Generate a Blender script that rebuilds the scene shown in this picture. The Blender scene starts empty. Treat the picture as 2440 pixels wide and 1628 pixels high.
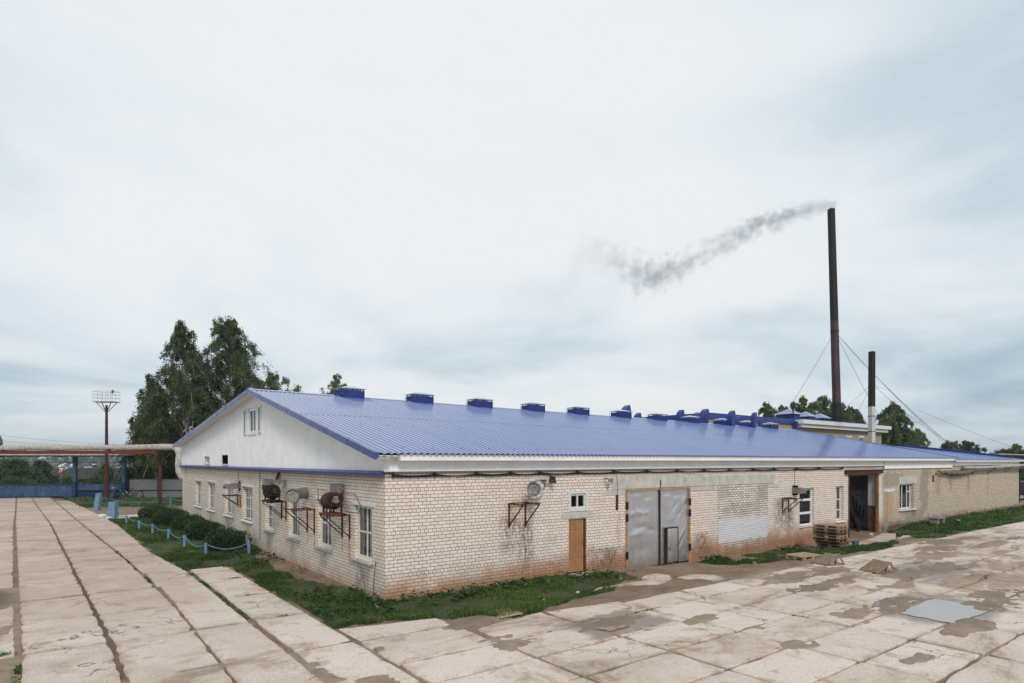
import bpy, math, random
import numpy as np
from mathutils import Vector, Matrix
random.seed(7); RNG = np.random.default_rng(7)
SC = bpy.context.scene; COL = SC.collection
def rad(d): return math.radians(d)

# ------------------------------------------------------------------ camera
# world frame: the near corner of the factory is the origin, its gate wall runs along +X, its gable wall along +Y
EYE = 3.87; FPX = 1460.0; CX, HY = 1220.0, 1098.0
TH = math.atan((CX-115.0)/FPX)
DV = (math.sin(TH), math.cos(TH)); RV = (math.cos(TH), -math.sin(TH))
CAM = (-7.3876, -15.5611)
cd = bpy.data.cameras.new('camera'); co = bpy.data.objects.new('camera', cd); COL.objects.link(co)
co.location = (CAM[0], CAM[1], EYE); co.rotation_euler = (rad(90), 0, -TH)
cd.sensor_width = 36; cd.lens = 36*FPX/2440; cd.shift_y = (HY-814)/2440
cd.clip_start = .1; cd.clip_end = 6000
SC.camera = co

# ------------------------------------------------------------------ world: overcast sky over Nishita, one soft sun
SUN = Vector((-.30, -.70, .62)).normalized()
W = bpy.data.worlds.new('World'); SC.world = W; W.use_nodes = True
wn = W.node_tree.nodes; wl = W.node_tree.links; wn.clear()
def N(nt, typ, **kw):
    n = nt.nodes.new(typ)
    for k, v in kw.items():
        if k.startswith('i_'):
            key = k[2:]; key = int(key) if key.isdigit() else key
            n.inputs[key].default_value = v
        else: setattr(n, k, v)
    return n
def wmath(op, a, b=None, clamp=False, nt=None):
    nt = nt or W.node_tree
    n = nt.nodes.new('ShaderNodeMath'); n.operation = op; n.use_clamp = clamp
    for i, q in enumerate((a, b)):
        if q is None: continue
        if isinstance(q, (int, float)): n.inputs[i].default_value = q
        else: nt.links.new(q, n.inputs[i])
    return n.outputs[0]
def ramp(nt, fac, stops, interp='LINEAR'):
    n = nt.nodes.new('ShaderNodeValToRGB'); n.color_ramp.interpolation = interp
    el = n.color_ramp.elements
    while len(el) < len(stops): el.new(.5)
    for e, (p, c) in zip(el, stops):
        e.position = p; e.color = (c if len(c) == 4 else (*c, 1)) if not isinstance(c, (int, float)) else (c, c, c, 1)
    nt.links.new(fac, n.inputs[0]); return n.outputs[0]
sky = N(W.node_tree, 'ShaderNodeTexSky', sky_type='NISHITA', sun_disc=False)
sky.sun_elevation = math.asin(SUN.z); sky.sun_rotation = math.atan2(SUN.x, SUN.y)
tc = wn.new('ShaderNodeTexCoord')
sp = wn.new('ShaderNodeSeparateXYZ'); wl.new(tc.outputs['Generated'], sp.inputs[0])
zz = wmath('ADD', wmath('MAXIMUM', sp.outputs[2], 0), .16)
cb = wn.new('ShaderNodeCombineXYZ'); wl.new(wmath('DIVIDE', sp.outputs[0], zz), cb.inputs[0]); wl.new(wmath('DIVIDE', sp.outputs[1], zz), cb.inputs[1])
n1 = N(W.node_tree, 'ShaderNodeTexNoise', i_Scale=.62, i_Detail=8, i_Roughness=.56, i_Distortion=.35); wl.new(cb.outputs[0], n1.inputs['Vector'])
n2 = N(W.node_tree, 'ShaderNodeTexNoise', i_Scale=.27, i_Detail=3, i_Roughness=.45); wl.new(cb.outputs[0], n2.inputs['Vector'])
cdir = Vector((DV[0]*.88-RV[0]*.03, DV[1]*.88-RV[1]*.03, .5)).normalized()
dt = wn.new('ShaderNodeVectorMath'); dt.operation = 'DOT_PRODUCT'; wl.new(tc.outputs['Generated'], dt.inputs[0]); dt.inputs[1].default_value = cdir
bright = N(W.node_tree, 'ShaderNodeMapRange', i_1=.62, i_2=1.0, i_3=-.335, i_4=.06); wl.new(dt.outputs['Value'], bright.inputs[0])
mixn = wmath('ADD', wmath('MULTIPLY', n1.outputs[0], 1.4), wmath('MULTIPLY', n2.outputs[0], .05))
tval = wmath('ADD', mixn, bright.outputs[0])
K = 9.35
cl = ramp(W.node_tree, tval, [(.26, (.35*K, .45*K, .53*K)), (.39, (.47*K, .575*K, .65*K)), (.53, (.645*K, .725*K, .78*K)), (.62, (.755*K, .805*K, .835*K)), (.74, (.825*K, .845*K, .86*K))])
mx = wn.new('ShaderNodeMixRGB'); mx.inputs[0].default_value = .95; wl.new(sky.outputs[0], mx.inputs[1]); wl.new(cl, mx.inputs[2])
bg = wn.new('ShaderNodeBackground'); bg.inputs[1].default_value = .1; wl.new(mx.outputs[0], bg.inputs[0])
wo = wn.new('ShaderNodeOutputWorld'); wl.new(bg.outputs[0], wo.inputs[0])
sl = bpy.data.lights.new('sun', 'SUN'); sl.energy = 1.5; sl.angle = rad(14); sl.color = (1, .93, .84)
so = bpy.data.objects.new('sun', sl); COL.objects.link(so); so.rotation_euler = SUN.to_track_quat('Z', 'Y').to_euler(); so.location = (0, -20, 40)
SC.view_settings.view_transform = 'Standard'; SC.view_settings.look = 'None'
SC.view_settings.exposure = 0.20; SC.view_settings.gamma = 1.0

# ------------------------------------------------------------------ photo pixel -> world point on a known surface
def ray(px, py):
    a = (px-CX)/FPX; b = -(py-HY)/FPX
    return (DV[0]+RV[0]*a, DV[1]+RV[1]*a, b)
def FW(px, py, y=0.0):
    r = ray(px, py); t = (y-CAM[1])/r[1]; return CAM[0]+r[0]*t, EYE+r[2]*t
def LW(px, py, x=0.0):
    r = ray(px, py); t = (x-CAM[0])/r[0]; return CAM[1]+r[1]*t, EYE+r[2]*t
def G(px, py, z=0.0):
    r = ray(px, py); t = (z-EYE)/r[2]; return CAM[0]+r[0]*t, CAM[1]+r[1]*t
def DP(px, py, d):
    r = ray(px, py); return (CAM[0]+r[0]*d, CAM[1]+r[1]*d, EYE+r[2]*d)

# ------------------------------------------------------------------ mesh helpers
class MB:
    def __init__(s): s.v = []; s.f = []
    def add(s, vs, fs):
        o = len(s.v); s.v += [tuple(p) for p in vs]; s.f += [tuple(i+o for i in f) for f in fs]; return s
    def quad(s, a, b, c, d): return s.add([a, b, c, d], [(0, 1, 2, 3)])
    def poly(s, pts): return s.add(pts, [tuple(range(len(pts)))])
    def box(s, x0, x1, y0, y1, z0, z1):
        return s.add([(x0,y0,z0),(x1,y0,z0),(x1,y1,z0),(x0,y1,z0),(x0,y0,z1),(x1,y0,z1),(x1,y1,z1),(x0,y1,z1)],
            [(0,3,2,1),(4,5,6,7),(0,1,5,4),(1,2,6,5),(2,3,7,6),(3,0,4,7)])
    def prism(s, low, top):       # two rings of equal length
        n = len(low); vs = list(low)+list(top)
        return s.add(vs, [tuple(range(n-1,-1,-1)), tuple(range(n, 2*n))]+[(i,(i+1)%n,n+(i+1)%n,n+i) for i in range(n)])
    def bar(s, p, q, w, h=None, up=(0,0,1)):
        h = h or w; p = Vector(p); q = Vector(q); d = (q-p).normalized(); u = Vector(up)
        if abs(d.dot(u)) > .98: u = Vector((0,1,0))
        a = d.cross(u).normalized()*(w/2); b = a.cross(d).normalized()*(h/2)
        return s.prism([p-a-b, p+a-b, p+a+b, p-a+b], [q-a-b, q+a-b, q+a+b, q-a+b])
    def tube(s, pts, r, n=8, cap=True):
        pts = [Vector(p) for p in pts]; m = len(pts); rs = r if isinstance(r, (list, tuple)) else [r]*m
        base = len(s.v); prev = None
        for i, p in enumerate(pts):
            d = (pts[min(i+1,m-1)]-pts[max(i-1,0)]).normalized()
            if prev is None:
                u = Vector((0,0,1)) if abs(d.z) < .9 else Vector((1,0,0)); a = d.cross(u).normalized()
            else: a = (prev-d*prev.dot(d)).normalized()
            prev = a; b = d.cross(a)
            for k in range(n):
                t = 2*math.pi*k/n; q = p+(a*math.cos(t)+b*math.sin(t))*rs[i]; s.v.append(tuple(q))
        for i in range(m-1):
            for k in range(n):
                k2 = (k+1)%n; s.f.append((base+i*n+k, base+i*n+k2, base+(i+1)*n+k2, base+(i+1)*n+k))
        if cap: s.f.append(tuple(base+k for k in range(n-1,-1,-1))); s.f.append(tuple(base+(m-1)*n+k for k in range(n)))
        return s
    def torus(s, c, ax, R, r, n=20, m=6):
        ax = Vector(ax).normalized(); u = Vector((0,0,1)) if abs(ax.z) < .9 else Vector((1,0,0)); a = ax.cross(u).normalized(); b = ax.cross(a); c = Vector(c)
        base = len(s.v)
        for i in range(n):
            t = 2*math.pi*i/n; d = a*math.cos(t)+b*math.sin(t)
            for k in range(m):
                w = 2*math.pi*k/m; s.v.append(tuple(c+d*(R+r*math.cos(w))+ax*r*math.sin(w)))
        for i in range(n):
            for k in range(m):
                s.f.append((base+i*m+k, base+((i+1)%n)*m+k, base+((i+1)%n)*m+(k+1)%m, base+i*m+(k+1)%m))
        return s
    def build(s, name, mat, parent=None, smooth=False, bevel=0.0, wob=0.0):
        me = bpy.data.meshes.new(name); off = Vector(ROOT.get(root_of(parent).name, (0,0,0))) if parent else Vector((0,0,0))
        vs = np.array(s.v, dtype=float).reshape(-1, 3)-np.array(off)
        me.from_pydata(vs.tolist(), [], s.f); me.update()
        if mat: me.materials.append(mat)
        if smooth: me.polygons.foreach_set('use_smooth', [True]*len(me.polygons))
        o = bpy.data.objects.new(name, me); COL.objects.link(o)
        if parent: o.parent = parent
        if bevel:
            b = o.modifiers.new('bevel', 'BEVEL'); b.width = bevel; b.segments = 2; b.limit_method = 'ANGLE'; b.angle_limit = rad(40)
        return o
ROOT = {}
def root_of(o):
    while o.parent: o = o.parent
    return o
def tag(o, label=None, cat=None, group=None, kind=None):
    for k, v in (('label', label), ('category', cat), ('group', group), ('kind', kind)):
        if v: o[k] = v
    return o
def thing(name, loc, label, cat, group=None):
    o = bpy.data.objects.new(name, None); COL.objects.link(o); o.location = loc; o.empty_display_size = .2
    ROOT[o.name] = tuple(loc); return tag(o, label, cat, group)
def copy_tree(o, loc, rot=(0,0,0), label=None, parent=None):
    c = o.copy(); COL.objects.link(c)
    if parent: c.parent = parent
    else:
        c.location = loc; c.rotation_euler = rot
        if label: c['label'] = label
    for ch in [q for q in bpy.data.objects if q.parent == o]: copy_tree(ch, None, parent=c)
    return c
def np_mesh(name, V, F, mat, parent=None, attrs=None):
    """V (n,3), F (m,k) with constant k"""
    me = bpy.data.meshes.new(name); off = np.array(ROOT.get(root_of(parent).name, (0,0,0))) if parent else np.zeros(3)
    V = (np.asarray(V, dtype=np.float32)-off.astype(np.float32)); F = np.asarray(F, dtype=np.int32); k = F.shape[1]
    me.vertices.add(len(V)); me.vertices.foreach_set('co', V.ravel())
    me.loops.add(F.size); me.loops.foreach_set('vertex_index', F.ravel())
    me.polygons.add(len(F)); me.polygons.foreach_set('loop_start', np.arange(0, F.size, k, dtype=np.int32)); me.polygons.foreach_set('loop_total', np.full(len(F), k, dtype=np.int32))
    for an, data in (attrs or {}).items():
        a = me.attributes.new(an, 'FLOAT', 'POINT'); a.data.foreach_set('value', np.asarray(data, dtype=np.float32))
    me.update(calc_edges=True); me.validate()
    if mat: me.materials.append(mat)
    o = bpy.data.objects.new(name, me); COL.objects.link(o)
    if parent: o.parent = parent
    return o
# value noise in numpy
_H = RNG.random((257, 257))
def vnoise(x, y):
    xi = np.floor(x).astype(int); yi = np.floor(y).astype(int); fx = x-xi; fy = y-yi
    fx = fx*fx*(3-2*fx); fy = fy*fy*(3-2*fy); a = xi%256; b = yi%256
    return (_H[a,b]*(1-fx)+_H[a+1,b]*fx)*(1-fy)+(_H[a,b+1]*(1-fx)+_H[a+1,b+1]*fx)*fy
def fbm(x, y, o=4):
    s = 0; a = .5; t = 0
    for i in range(o): s = s+a*vnoise(x*2**i+17.3*i, y*2**i+5.1*i); t += a; a *= .5
    return s/t
def in_poly(x, y, poly):
    r = np.zeros(len(x), bool); n = len(poly)
    for i in range(n):
        x0, y0 = poly[i]; x1, y1 = poly[(i+1)%n]
        c = ((y0 > y) != (y1 > y)) & (x < (x1-x0)*(y-y0)/(y1-y0+1e-12)+x0); r ^= c
    return r

# ------------------------------------------------------------------ materials
MATS = {}
class NT:
    """small node-writing helper"""
    def __init__(s, name):
        m = bpy.data.materials.new(name); m.use_nodes = True; s.m = m; s.nt = m.node_tree; s.nt.nodes.clear()
        s.out = s.nt.nodes.new('ShaderNodeOutputMaterial'); s.p = s.nt.nodes.new('ShaderNodeBsdfPrincipled'); s.nt.links.new(s.p.outputs[0], s.out.inputs[0])
        g = s.nt.nodes.new('ShaderNodeNewGeometry'); s.geo = g; s.pos = g.outputs['Position']
        q = s.nt.nodes.new('ShaderNodeSeparateXYZ'); s.nt.links.new(s.pos, q.inputs[0]); s.x, s.y, s.z = q.outputs
    def ma(s, op, a, b=None, clamp=False): return wmath(op, a, b, clamp, s.nt)
    def noise(s, scale, detail=4, rough=.55, vec=None, dist=0.0):
        n = N(s.nt, 'ShaderNodeTexNoise', i_Scale=scale, i_Detail=detail, i_Roughness=rough, i_Distortion=dist)
        s.nt.links.new(vec if vec is not None else s.pos, n.inputs['Vector']); return n.outputs[0]
    def rmp(s, f, a, b, c=0.0, d=1.0):
        n = N(s.nt, 'ShaderNodeMapRange', i_1=a, i_2=b, i_3=c, i_4=d); n.interpolation_type = 'SMOOTHSTEP'
        if isinstance(f, (int, float)): n.inputs[0].default_value = f
        else: s.nt.links.new(f, n.inputs[0])
        return n.outputs[0]
    def mix(s, f, a, b, mode='MIX'):
        n = s.nt.nodes.new('ShaderNodeMixRGB'); n.blend_type = mode
        for i, q in enumerate((f, a, b)):
            if isinstance(q, (int, float)): n.inputs[i].default_value = q if i == 0 else (q, q, q, 1)
            elif isinstance(q, tuple): n.inputs[i].default_value = (*q[:3], 1)
            else: s.nt.links.new(q, n.inputs[i])
        return n.outputs[0]
    def vec(s, x, y, z):
        n = s.nt.nodes.new('ShaderNodeCombineXYZ')
        for i, q in enumerate((x, y, z)):
            if isinstance(q, (int, float)): n.inputs[i].default_value = q
            else: s.nt.links.new(q, n.inputs[i])
        return n.outputs[0]
    def scl(s, v): 
        n = s.nt.nodes.new('ShaderNodeVectorMath'); n.operation = 'MULTIPLY'; s.nt.links.new(s.pos, n.inputs[0]); n.inputs[1].default_value = v; return n.outputs[0]
    def set(s, col=None, rough=None, metal=None, spec=None, bump=None, bstr=.3, bdist=.02, **kw):
        for key, q in (('Base Color', col), ('Roughness', rough), ('Metallic', metal), ('Specular IOR Level', spec)):
            if q is None: continue
            if isinstance(q, (int, float)): s.p.inputs[key].default_value = q
            elif isinstance(q, tuple): s.p.inputs[key].default_value = (*q[:3], 1)
            else: s.nt.links.new(q, s.p.inputs[key])
        if bump is not None:
            b = N(s.nt, 'ShaderNodeBump', i_Strength=bstr, i_Distance=bdist); s.nt.links.new(bump, b.inputs['Height']); s.nt.links.new(b.outputs[0], s.p.inputs['Normal'])
        return s.m
def pm(name, col, rough=.7, metal=0.0, var=.25, scale=6, spec=.4, stain=None, sth=(.55, .7), sscale=3, bstr=.0, stretch=None):
    t = NT(name)
    v = t.scl(stretch) if stretch else None
    n = t.noise(scale, 5, .6, v)
    lo = tuple(c*(1-var) for c in col); hi = tuple(min(1, c*(1+var)) for c in col)
    c = t.mix(t.rmp(n, .3, .7), lo, hi)
    if stain: c = t.mix(t.rmp(t.noise(sscale, 6, .65, v), sth[0], sth[1]), c, stain)
    r = t.rmp(n, .3, .7, max(rough-.08, 0), min(rough+.08, 1))
    return t.set(c, r, metal, spec, bump=n if bstr else None, bstr=bstr)

def brick_mat(name, c1, c2, mortar, ms=.0078, clay=(.47,.268,.165), clay_top=.95, clay_amt=.75, streaks=(), axis='x', headers=True, cement=(), rustpatch=(), white=None, zoff=0.0, lowdark=0.0, top=(3.28, 3.55, .6), rh=.1, bw=.26, coarse=0.0):
    t = NT(name)
    sn = t.nt.nodes.new('ShaderNodeSeparateXYZ'); t.nt.links.new(t.geo.outputs['True Normal'], sn.inputs[0])
    isx = t.ma('GREATER_THAN', t.ma('ABSOLUTE', sn.outputs[0]), .5)
    u = t.ma('ADD', t.ma('MULTIPLY', t.x, t.ma('SUBTRACT', 1, isx)), t.ma('MULTIPLY', t.y, isx))
    nd = t.noise(7, 3, .6)
    jit = t.ma('MULTIPLY', t.ma('SUBTRACT', nd, .5), .012+coarse)
    v = t.vec(t.ma('ADD', u, t.ma('MULTIPLY', jit, 1.4)), t.ma('ADD', t.ma('ADD', t.z, zoff), jit), 0)
    b = t.nt.nodes.new('ShaderNodeTexBrick'); b.offset = .5; b.offset_frequency = 2; b.squash = .5 if headers else 1; b.squash_frequency = 6
    t.nt.links.new(v, b.inputs['Vector'])
    for k, q in (('Color1', (*c1,1)), ('Color2', (*c2,1)), ('Mortar', (*mortar,1))): b.inputs[k].default_value = q
    b.inputs['Scale'].default_value = 1; b.inputs['Mortar Size'].default_value = ms; b.inputs['Mortar Smooth'].default_value = .25; b.inputs['Bias'].default_value = -.1
    b.inputs['Brick Width'].default_value = bw; b.inputs['Row Height'].default_value = rh
    c = b.outputs[0]
    # large grime and small speckle
    g = t.noise(.55, 6, .62); c = t.mix(t.rmp(g, .52, .76, 0, .24), c, (.40,.31,.25), 'MIX')
    c = t.mix(t.rmp(t.noise(5, 5, .7), .52, .75, 0, .24), c, (.50,.38,.29))
    # clay splashed up from the ground: ragged upper edge
    hz = t.ma('ADD', t.z, t.ma('MULTIPLY', t.ma('SUBTRACT', t.noise(1.1, 6, .65), .5), 1.5))
    f = t.rmp(hz, clay_top, clay_top-.85, 0, clay_amt)
    c = t.mix(f, c, t.mix(.5, t.mix(1, c, tuple(min(1, q*1.5) for q in clay), 'MULTIPLY'), tuple(q*.82 for q in clay)))
    if lowdark:
        f2 = t.rmp(t.ma('ADD', t.z, t.ma('MULTIPLY', t.ma('SUBTRACT', t.noise(2.0, 5, .6), .5), .7)), .42, -.15, 0, lowdark)
        c = t.mix(f2, c, (.085,.048,.032))
    # run marks under brackets and sills
    wob = t.ma('MULTIPLY', t.ma('SUBTRACT', t.noise(3, 3, .6), .5), .5)
    rag = t.rmp(t.noise(9, 4, .7, t.vec(t.ma('MULTIPLY', u, 1.0), t.ma('MULTIPLY', t.z, .35), 0)), .35, .6)
    for (u0, z1, z0, w, amt, sc) in streaks:
        a = t.rmp(t.ma('ABSOLUTE', t.ma('SUBTRACT', t.ma('ADD', u, t.ma('MULTIPLY', wob, w*1.2)), u0)), w, w*.1)
        zf = t.ma('MULTIPLY', t.rmp(t.z, z0, (z0+z1)/2), t.rmp(t.z, z1+.06, z1-.06))
        c = t.mix(t.ma('MULTIPLY', t.ma('MULTIPLY', a, zf), t.ma('MULTIPLY', rag, amt)), c, sc)
    for (ux, zx, ru, rz, amt, ccol) in cement:
        dx = t.ma('DIVIDE', t.ma('SUBTRACT', u, ux), ru); dz = t.ma('DIVIDE', t.ma('SUBTRACT', t.z, zx), rz)
        d = t.ma('SQRT', t.ma('ADD', t.ma('MULTIPLY', dx, dx), t.ma('MULTIPLY', dz, dz)))
        d = t.ma('ADD', d, t.ma('MULTIPLY', t.ma('SUBTRACT', t.noise(2.2, 7, .75), .5), 2.3))
        c = t.mix(t.ma('MULTIPLY', t.rmp(d, 1.1, .85, 0, amt), t.rmp(t.noise(5, 6, .75), .36, .46)), c, t.mix(t.noise(9, 4), tuple(q*.8 for q in ccol), tuple(q*1.15 for q in ccol)))
    if white:
        zt, zb, wc = white
        zq = t.ma('ADD', t.z, t.ma('MULTIPLY', t.ma('SUBTRACT', t.noise(2.5, 5, .7), .5), .35))
        c = t.mix(t.ma('MULTIPLY', t.rmp(zq, zb-.04, zb+.04), t.rmp(zq, zt+.12, zt-.1, 0, .8)), c, t.mix(.75, c, wc))
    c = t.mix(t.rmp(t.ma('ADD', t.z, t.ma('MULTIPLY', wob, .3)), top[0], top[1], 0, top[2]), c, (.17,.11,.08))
    hgt = t.ma('ADD', t.ma('SUBTRACT', 1, b.outputs['Fac']), t.ma('MULTIPLY', t.noise(40, 3), .25))
    return t.set(c, .85, 0, .25, bump=hgt, bstr=.7, bdist=.012)
DARKRUN = (.10,.075,.06); RUSTRUN = (.33,.16,.07)
M = MATS
C1, C2, MO = (.91,.80,.73), (.79,.685,.615), (.215,.130,.085)
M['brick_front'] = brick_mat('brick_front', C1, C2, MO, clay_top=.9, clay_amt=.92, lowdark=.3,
    streaks=[(4.26,2.1,.55,.55,.6,DARKRUN),(4.95,1.85,.1,.5,.75,DARKRUN),(4.6,2.6,1.4,.9,.35,RUSTRUN),(7.7,.9,-.2,.6,.7,(.40,.19,.08)),(8.7,.75,-.3,1.2,.85,(.16,.09,.06)),(5.6,.5,-.2,2.2,.5,(.30,.15,.08)),(14.3,.9,-.4,1.0,.8,(.21,.10,.055)),(20.6,2.1,.3,1.1,.75,DARKRUN),(21.3,1.6,.2,.7,.7,DARKRUN),(17.5,2.9,2.4,.9,.3,DARKRUN),(24.8,.6,-.4,3.2,.6,(.30,.15,.08)),(9.3,1.9,.3,.25,.4,(.36,.22,.13))])
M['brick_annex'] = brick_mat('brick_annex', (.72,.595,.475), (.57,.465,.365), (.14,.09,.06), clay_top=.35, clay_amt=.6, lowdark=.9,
    streaks=[(40.3,3.3,1.0,.8,.75,(.42,.20,.09)),(42.6,3.0,1.5,.5,.6,DARKRUN),(46.2,3.0,1.2,.5,.55,DARKRUN),(50.5,3.1,.4,.25,.6,(.25,.16,.10))],
    cement=[(33.0,2.75,1.9,.42,.75,(.36,.315,.265)),(32.2,1.5,.35,1.5,.65,(.37,.32,.27)),(37.9,1.9,.75,1.5,.82,(.33,.295,.255)),(36.3,.45,1.7,.42,.78,(.34,.30,.26)),(31.9,.2,.5,.5,.6,(.35,.30,.25)),(38.4,3.1,.9,.4,.65,(.33,.295,.255)),(36.2,.55,.28,.2,.9,(.42,.17,.07))])
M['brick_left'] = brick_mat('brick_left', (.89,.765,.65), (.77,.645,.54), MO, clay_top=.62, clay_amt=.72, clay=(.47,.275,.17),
    streaks=[(1.5,.75,-.2,.7,.65,DARKRUN),(4.7,.8,.1,.6,.5,DARKRUN),(8.0,.8,.1,.6,.45,DARKRUN),(11.1,.85,-.1,.7,.7,DARKRUN),(18.5,.9,.1,.8,.6,DARKRUN),(14.7,.9,.3,.7,.4,DARKRUN),(22.7,.9,.3,.7,.4,DARKRUN),(2.5,1.6,.5,.12,.9,(.38,.13,.035)),(3.05,1.6,.7,.1,.7,(.38,.15,.05)),(5.6,1.4,.6,.1,.8,(.30,.13,.05)),(6.3,1.4,.7,.1,.7,(.30,.13,.05)),(8.75,1.7,.9,.08,.5,RUSTRUN),(12.35,3.4,-.2,.12,.5,(.25,.18,.13)),(14.2,3.5,2.7,.12,.6,DARKRUN),(16.2,3.5,2.2,.1,.5,DARKRUN),(30.5,3.5,2.6,.9,.5,(.30,.15,.07)),(9.7,3.5,2.6,.4,.4,DARKRUN)], top=(3.2,3.5,.5))
M['brick_filled'] = brick_mat('brick_filled', (.90,.83,.76), (.66,.59,.53), (.085,.058,.043), ms=.013, clay_top=.62, clay_amt=1.0, headers=False, white=(1.35,.36,(.74,.79,.82)), lowdark=.25,
    cement=[(15.8,2.55,.4,.3,.5,(.36,.33,.29)),(18.9,2.5,.5,.5,.5,(.30,.27,.24)),(17.2,1.75,1.7,.30,.22,(.24,.21,.18))], coarse=.03, top=(9,10,0))
M['brick_far'] = brick_mat('brick_far', (.50,.40,.31), (.42,.33,.25), (.19,.13,.095), clay_amt=0, headers=False, top=(20,21,0))
M['siding'] = pm('white_siding', (.91,.905,.90), .45, 0, .05, 1.5, .45, stain=(.74,.71,.67), sth=(.66,.9), sscale=.8)
M['white_trim'] = pm('white_trim', (.80,.80,.80), .4, 0, .05, 3, .45, stain=(.60,.56,.5), sth=(.63,.8), sscale=2.5)
M['white_wood'] = pm('white_wood', (.70,.69,.67), .6, 0, .12, 9, .4, stain=(.42,.36,.30), sth=(.55,.72), sscale=9)
M['pvc'] = pm('white_plastic_frame', (.82,.84,.86), .3, 0, .03, 4, .5)
M['conc_trim'] = pm('concrete_beam', (.56,.535,.49), .85, 0, .14, 2.5, .3, stain=(.36,.31,.26), sth=(.55,.75), sscale=3, bstr=.15)
M['white_paint_conc'] = pm('whitewashed_concrete', (.72,.73,.74), .8, 0, .12, 6, .3, stain=(.45,.42,.38), sth=(.58,.72), sscale=6)
M['sill'] = pm('grey_sill', (.40,.385,.365), .85, 0, .2, 8, .3, stain=(.62,.62,.62), sth=(.55,.7), sscale=5)
M['blue_trim'] = pm('blue_painted_metal', (.022,.044,.215), .35, 0, .14, 2.2, .5, stain=(.04,.055,.16), sth=(.6,.8), sscale=4)
M['verge'] = pm('blue_verge_sheet', (.035,.06,.24), .24, 0, .1, 2, .9, stain=(.06,.08,.22), sth=(.6,.8), sscale=4)
M['blue_dark'] = pm('deep_blue_sheet', (.012,.032,.17), .4, 0, .2, 2, .5)
# roof
t = NT('blue_roof_sheet')
n = t.noise(1.0, 5, .6, t.scl((2.0,.25,.25))); n3 = t.noise(.25, 3, .5)
isl = t.noise(.9, 0, .5, t.vec(t.ma('MULTIPLY', t.ma('FLOOR', t.ma('DIVIDE', t.x, 1.0)), 7.31), t.ma('FLOOR', t.ma('DIVIDE', t.y, 6.6)), 0))
c = t.mix(t.rmp(n, .3, .7), (.105,.155,.42), (.145,.20,.48)); c = t.mix(t.rmp(isl, .35, .65, 0, .25), c, (.105,.15,.40))
c = t.mix(t.rmp(t.noise(3, 6, .7, t.scl((3,.4,.4))), .60, .80, 0, .3), c, (.20,.22,.33))
M['roof'] = t.set(c, t.rmp(t.noise(.5, 4, .6), .3, .7, .10, .17), 0, .9); t.p.inputs['IOR'].default_value = 1.95; t.p.inputs['Coat Weight'].default_value = .6; t.p.inputs['Coat Roughness'].default_value = .15
M['concrete'] = None
t = NT('concrete_slab')
ri = t.geo.outputs['Random Per Island']
c = t.mix(ri, (.67,.53,.445), (.81,.665,.57))
c = t.mix(t.rmp(t.noise(1.6, 6, .65), .35, .7), c, t.mix(.5, c, (.86,.73,.64)))
c = t.mix(t.rmp(t.noise(22, 6, .8), .47, .68, 0, .7), c, (.30,.24,.195))
c = t.mix(t.rmp(t.noise(70, 3, .7), .55, .75, 0, .5), c, (.72,.69,.65))
st = t.noise(.8, 8, .68, None, .6)
c = t.mix(t.rmp(st, .54, .68, 0, .75), c, (.40,.275,.19))
c = t.mix(t.rmp(t.noise(2.6, 7, .72, t.vec(t.ma('MULTIPLY', t.x, .55), t.ma('MULTIPLY', t.y, 1.6), 0)), .59, .69, 0, .75), c, (.32,.205,.135))
# clay dust carried over the lane beside the gable
ln = t.ma('MULTIPLY', t.rmp(t.x, -3.2, -4.2), t.rmp(t.y, -1, 6))
c = t.mix(t.ma('MULTIPLY', ln, t.rmp(t.noise(.5, 5, .6), .3, .6, .2, .58)), c, (.43,.295,.215))
# mud film dragged over the yard by wheels, ragged and drawn out along the wall
mz = t.ma('ADD', t.noise(.42, 9, .70, t.vec(t.ma('MULTIPLY', t.x, .6), t.ma('MULTIPLY', t.y, 1.15), 3.0), .8), t.ma('MULTIPLY', t.ma('MULTIPLY', t.rmp(t.x, 5, 14), t.rmp(t.y, -12.5, -8.5)), .085))
fc = t.mix(t.rmp(t.noise(3, 6, .7), .35, .65), (.285,.195,.132), (.42,.31,.225))
c = t.mix(t.rmp(mz, .48, .64, 0, .36), c, fc); c = t.mix(t.rmp(mz, .585, .66, 0, .8), c, fc)
wetf = None
for (px_, py_, rx, ry) in ((11.15,-9.72,1.75,.95),(17.6,-7.1,2.1,1.0),(3.4,-5.4,1.3,.75)):
    d = t.ma('MAXIMUM', t.ma('ABSOLUTE', t.ma('DIVIDE', t.ma('SUBTRACT', t.x, px_), rx)), t.ma('ABSOLUTE', t.ma('DIVIDE', t.ma('SUBTRACT', t.y, py_), ry)))
    d = t.rmp(t.ma('ADD', d, t.ma('MULTIPLY', t.ma('SUBTRACT', t.noise(1.6, 6, .7), .5), .9)), 1.15, .8)
    wetf = d if wetf is None else t.ma('MAXIMUM', wetf, d)
c = t.mix(t.ma('MULTIPLY', wetf, .8), c, t.mix(t.noise(5, 5, .7), (.20,.15,.115), (.29,.225,.18)))
crk = N(t.nt, 'ShaderNodeTexVoronoi', feature='DISTANCE_TO_EDGE', i_Scale=.42); 
wv = t.nt.nodes.new('ShaderNodeVectorMath'); wv.operation = 'ADD'; t.nt.links.new(t.pos, wv.inputs[0])
nc = N(t.nt, 'ShaderNodeTexNoise', i_Scale=1.7, i_Detail=5); t.nt.links.new(t.pos, nc.inputs['Vector']); t.nt.links.new(nc.outputs['Color'], wv.inputs[1]); t.nt.links.new(wv.outputs[0], crk.inputs['Vector'])
ae = t.nt.nodes.new('ShaderNodeAttribute'); ae.attribute_name = 'edge'
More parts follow.
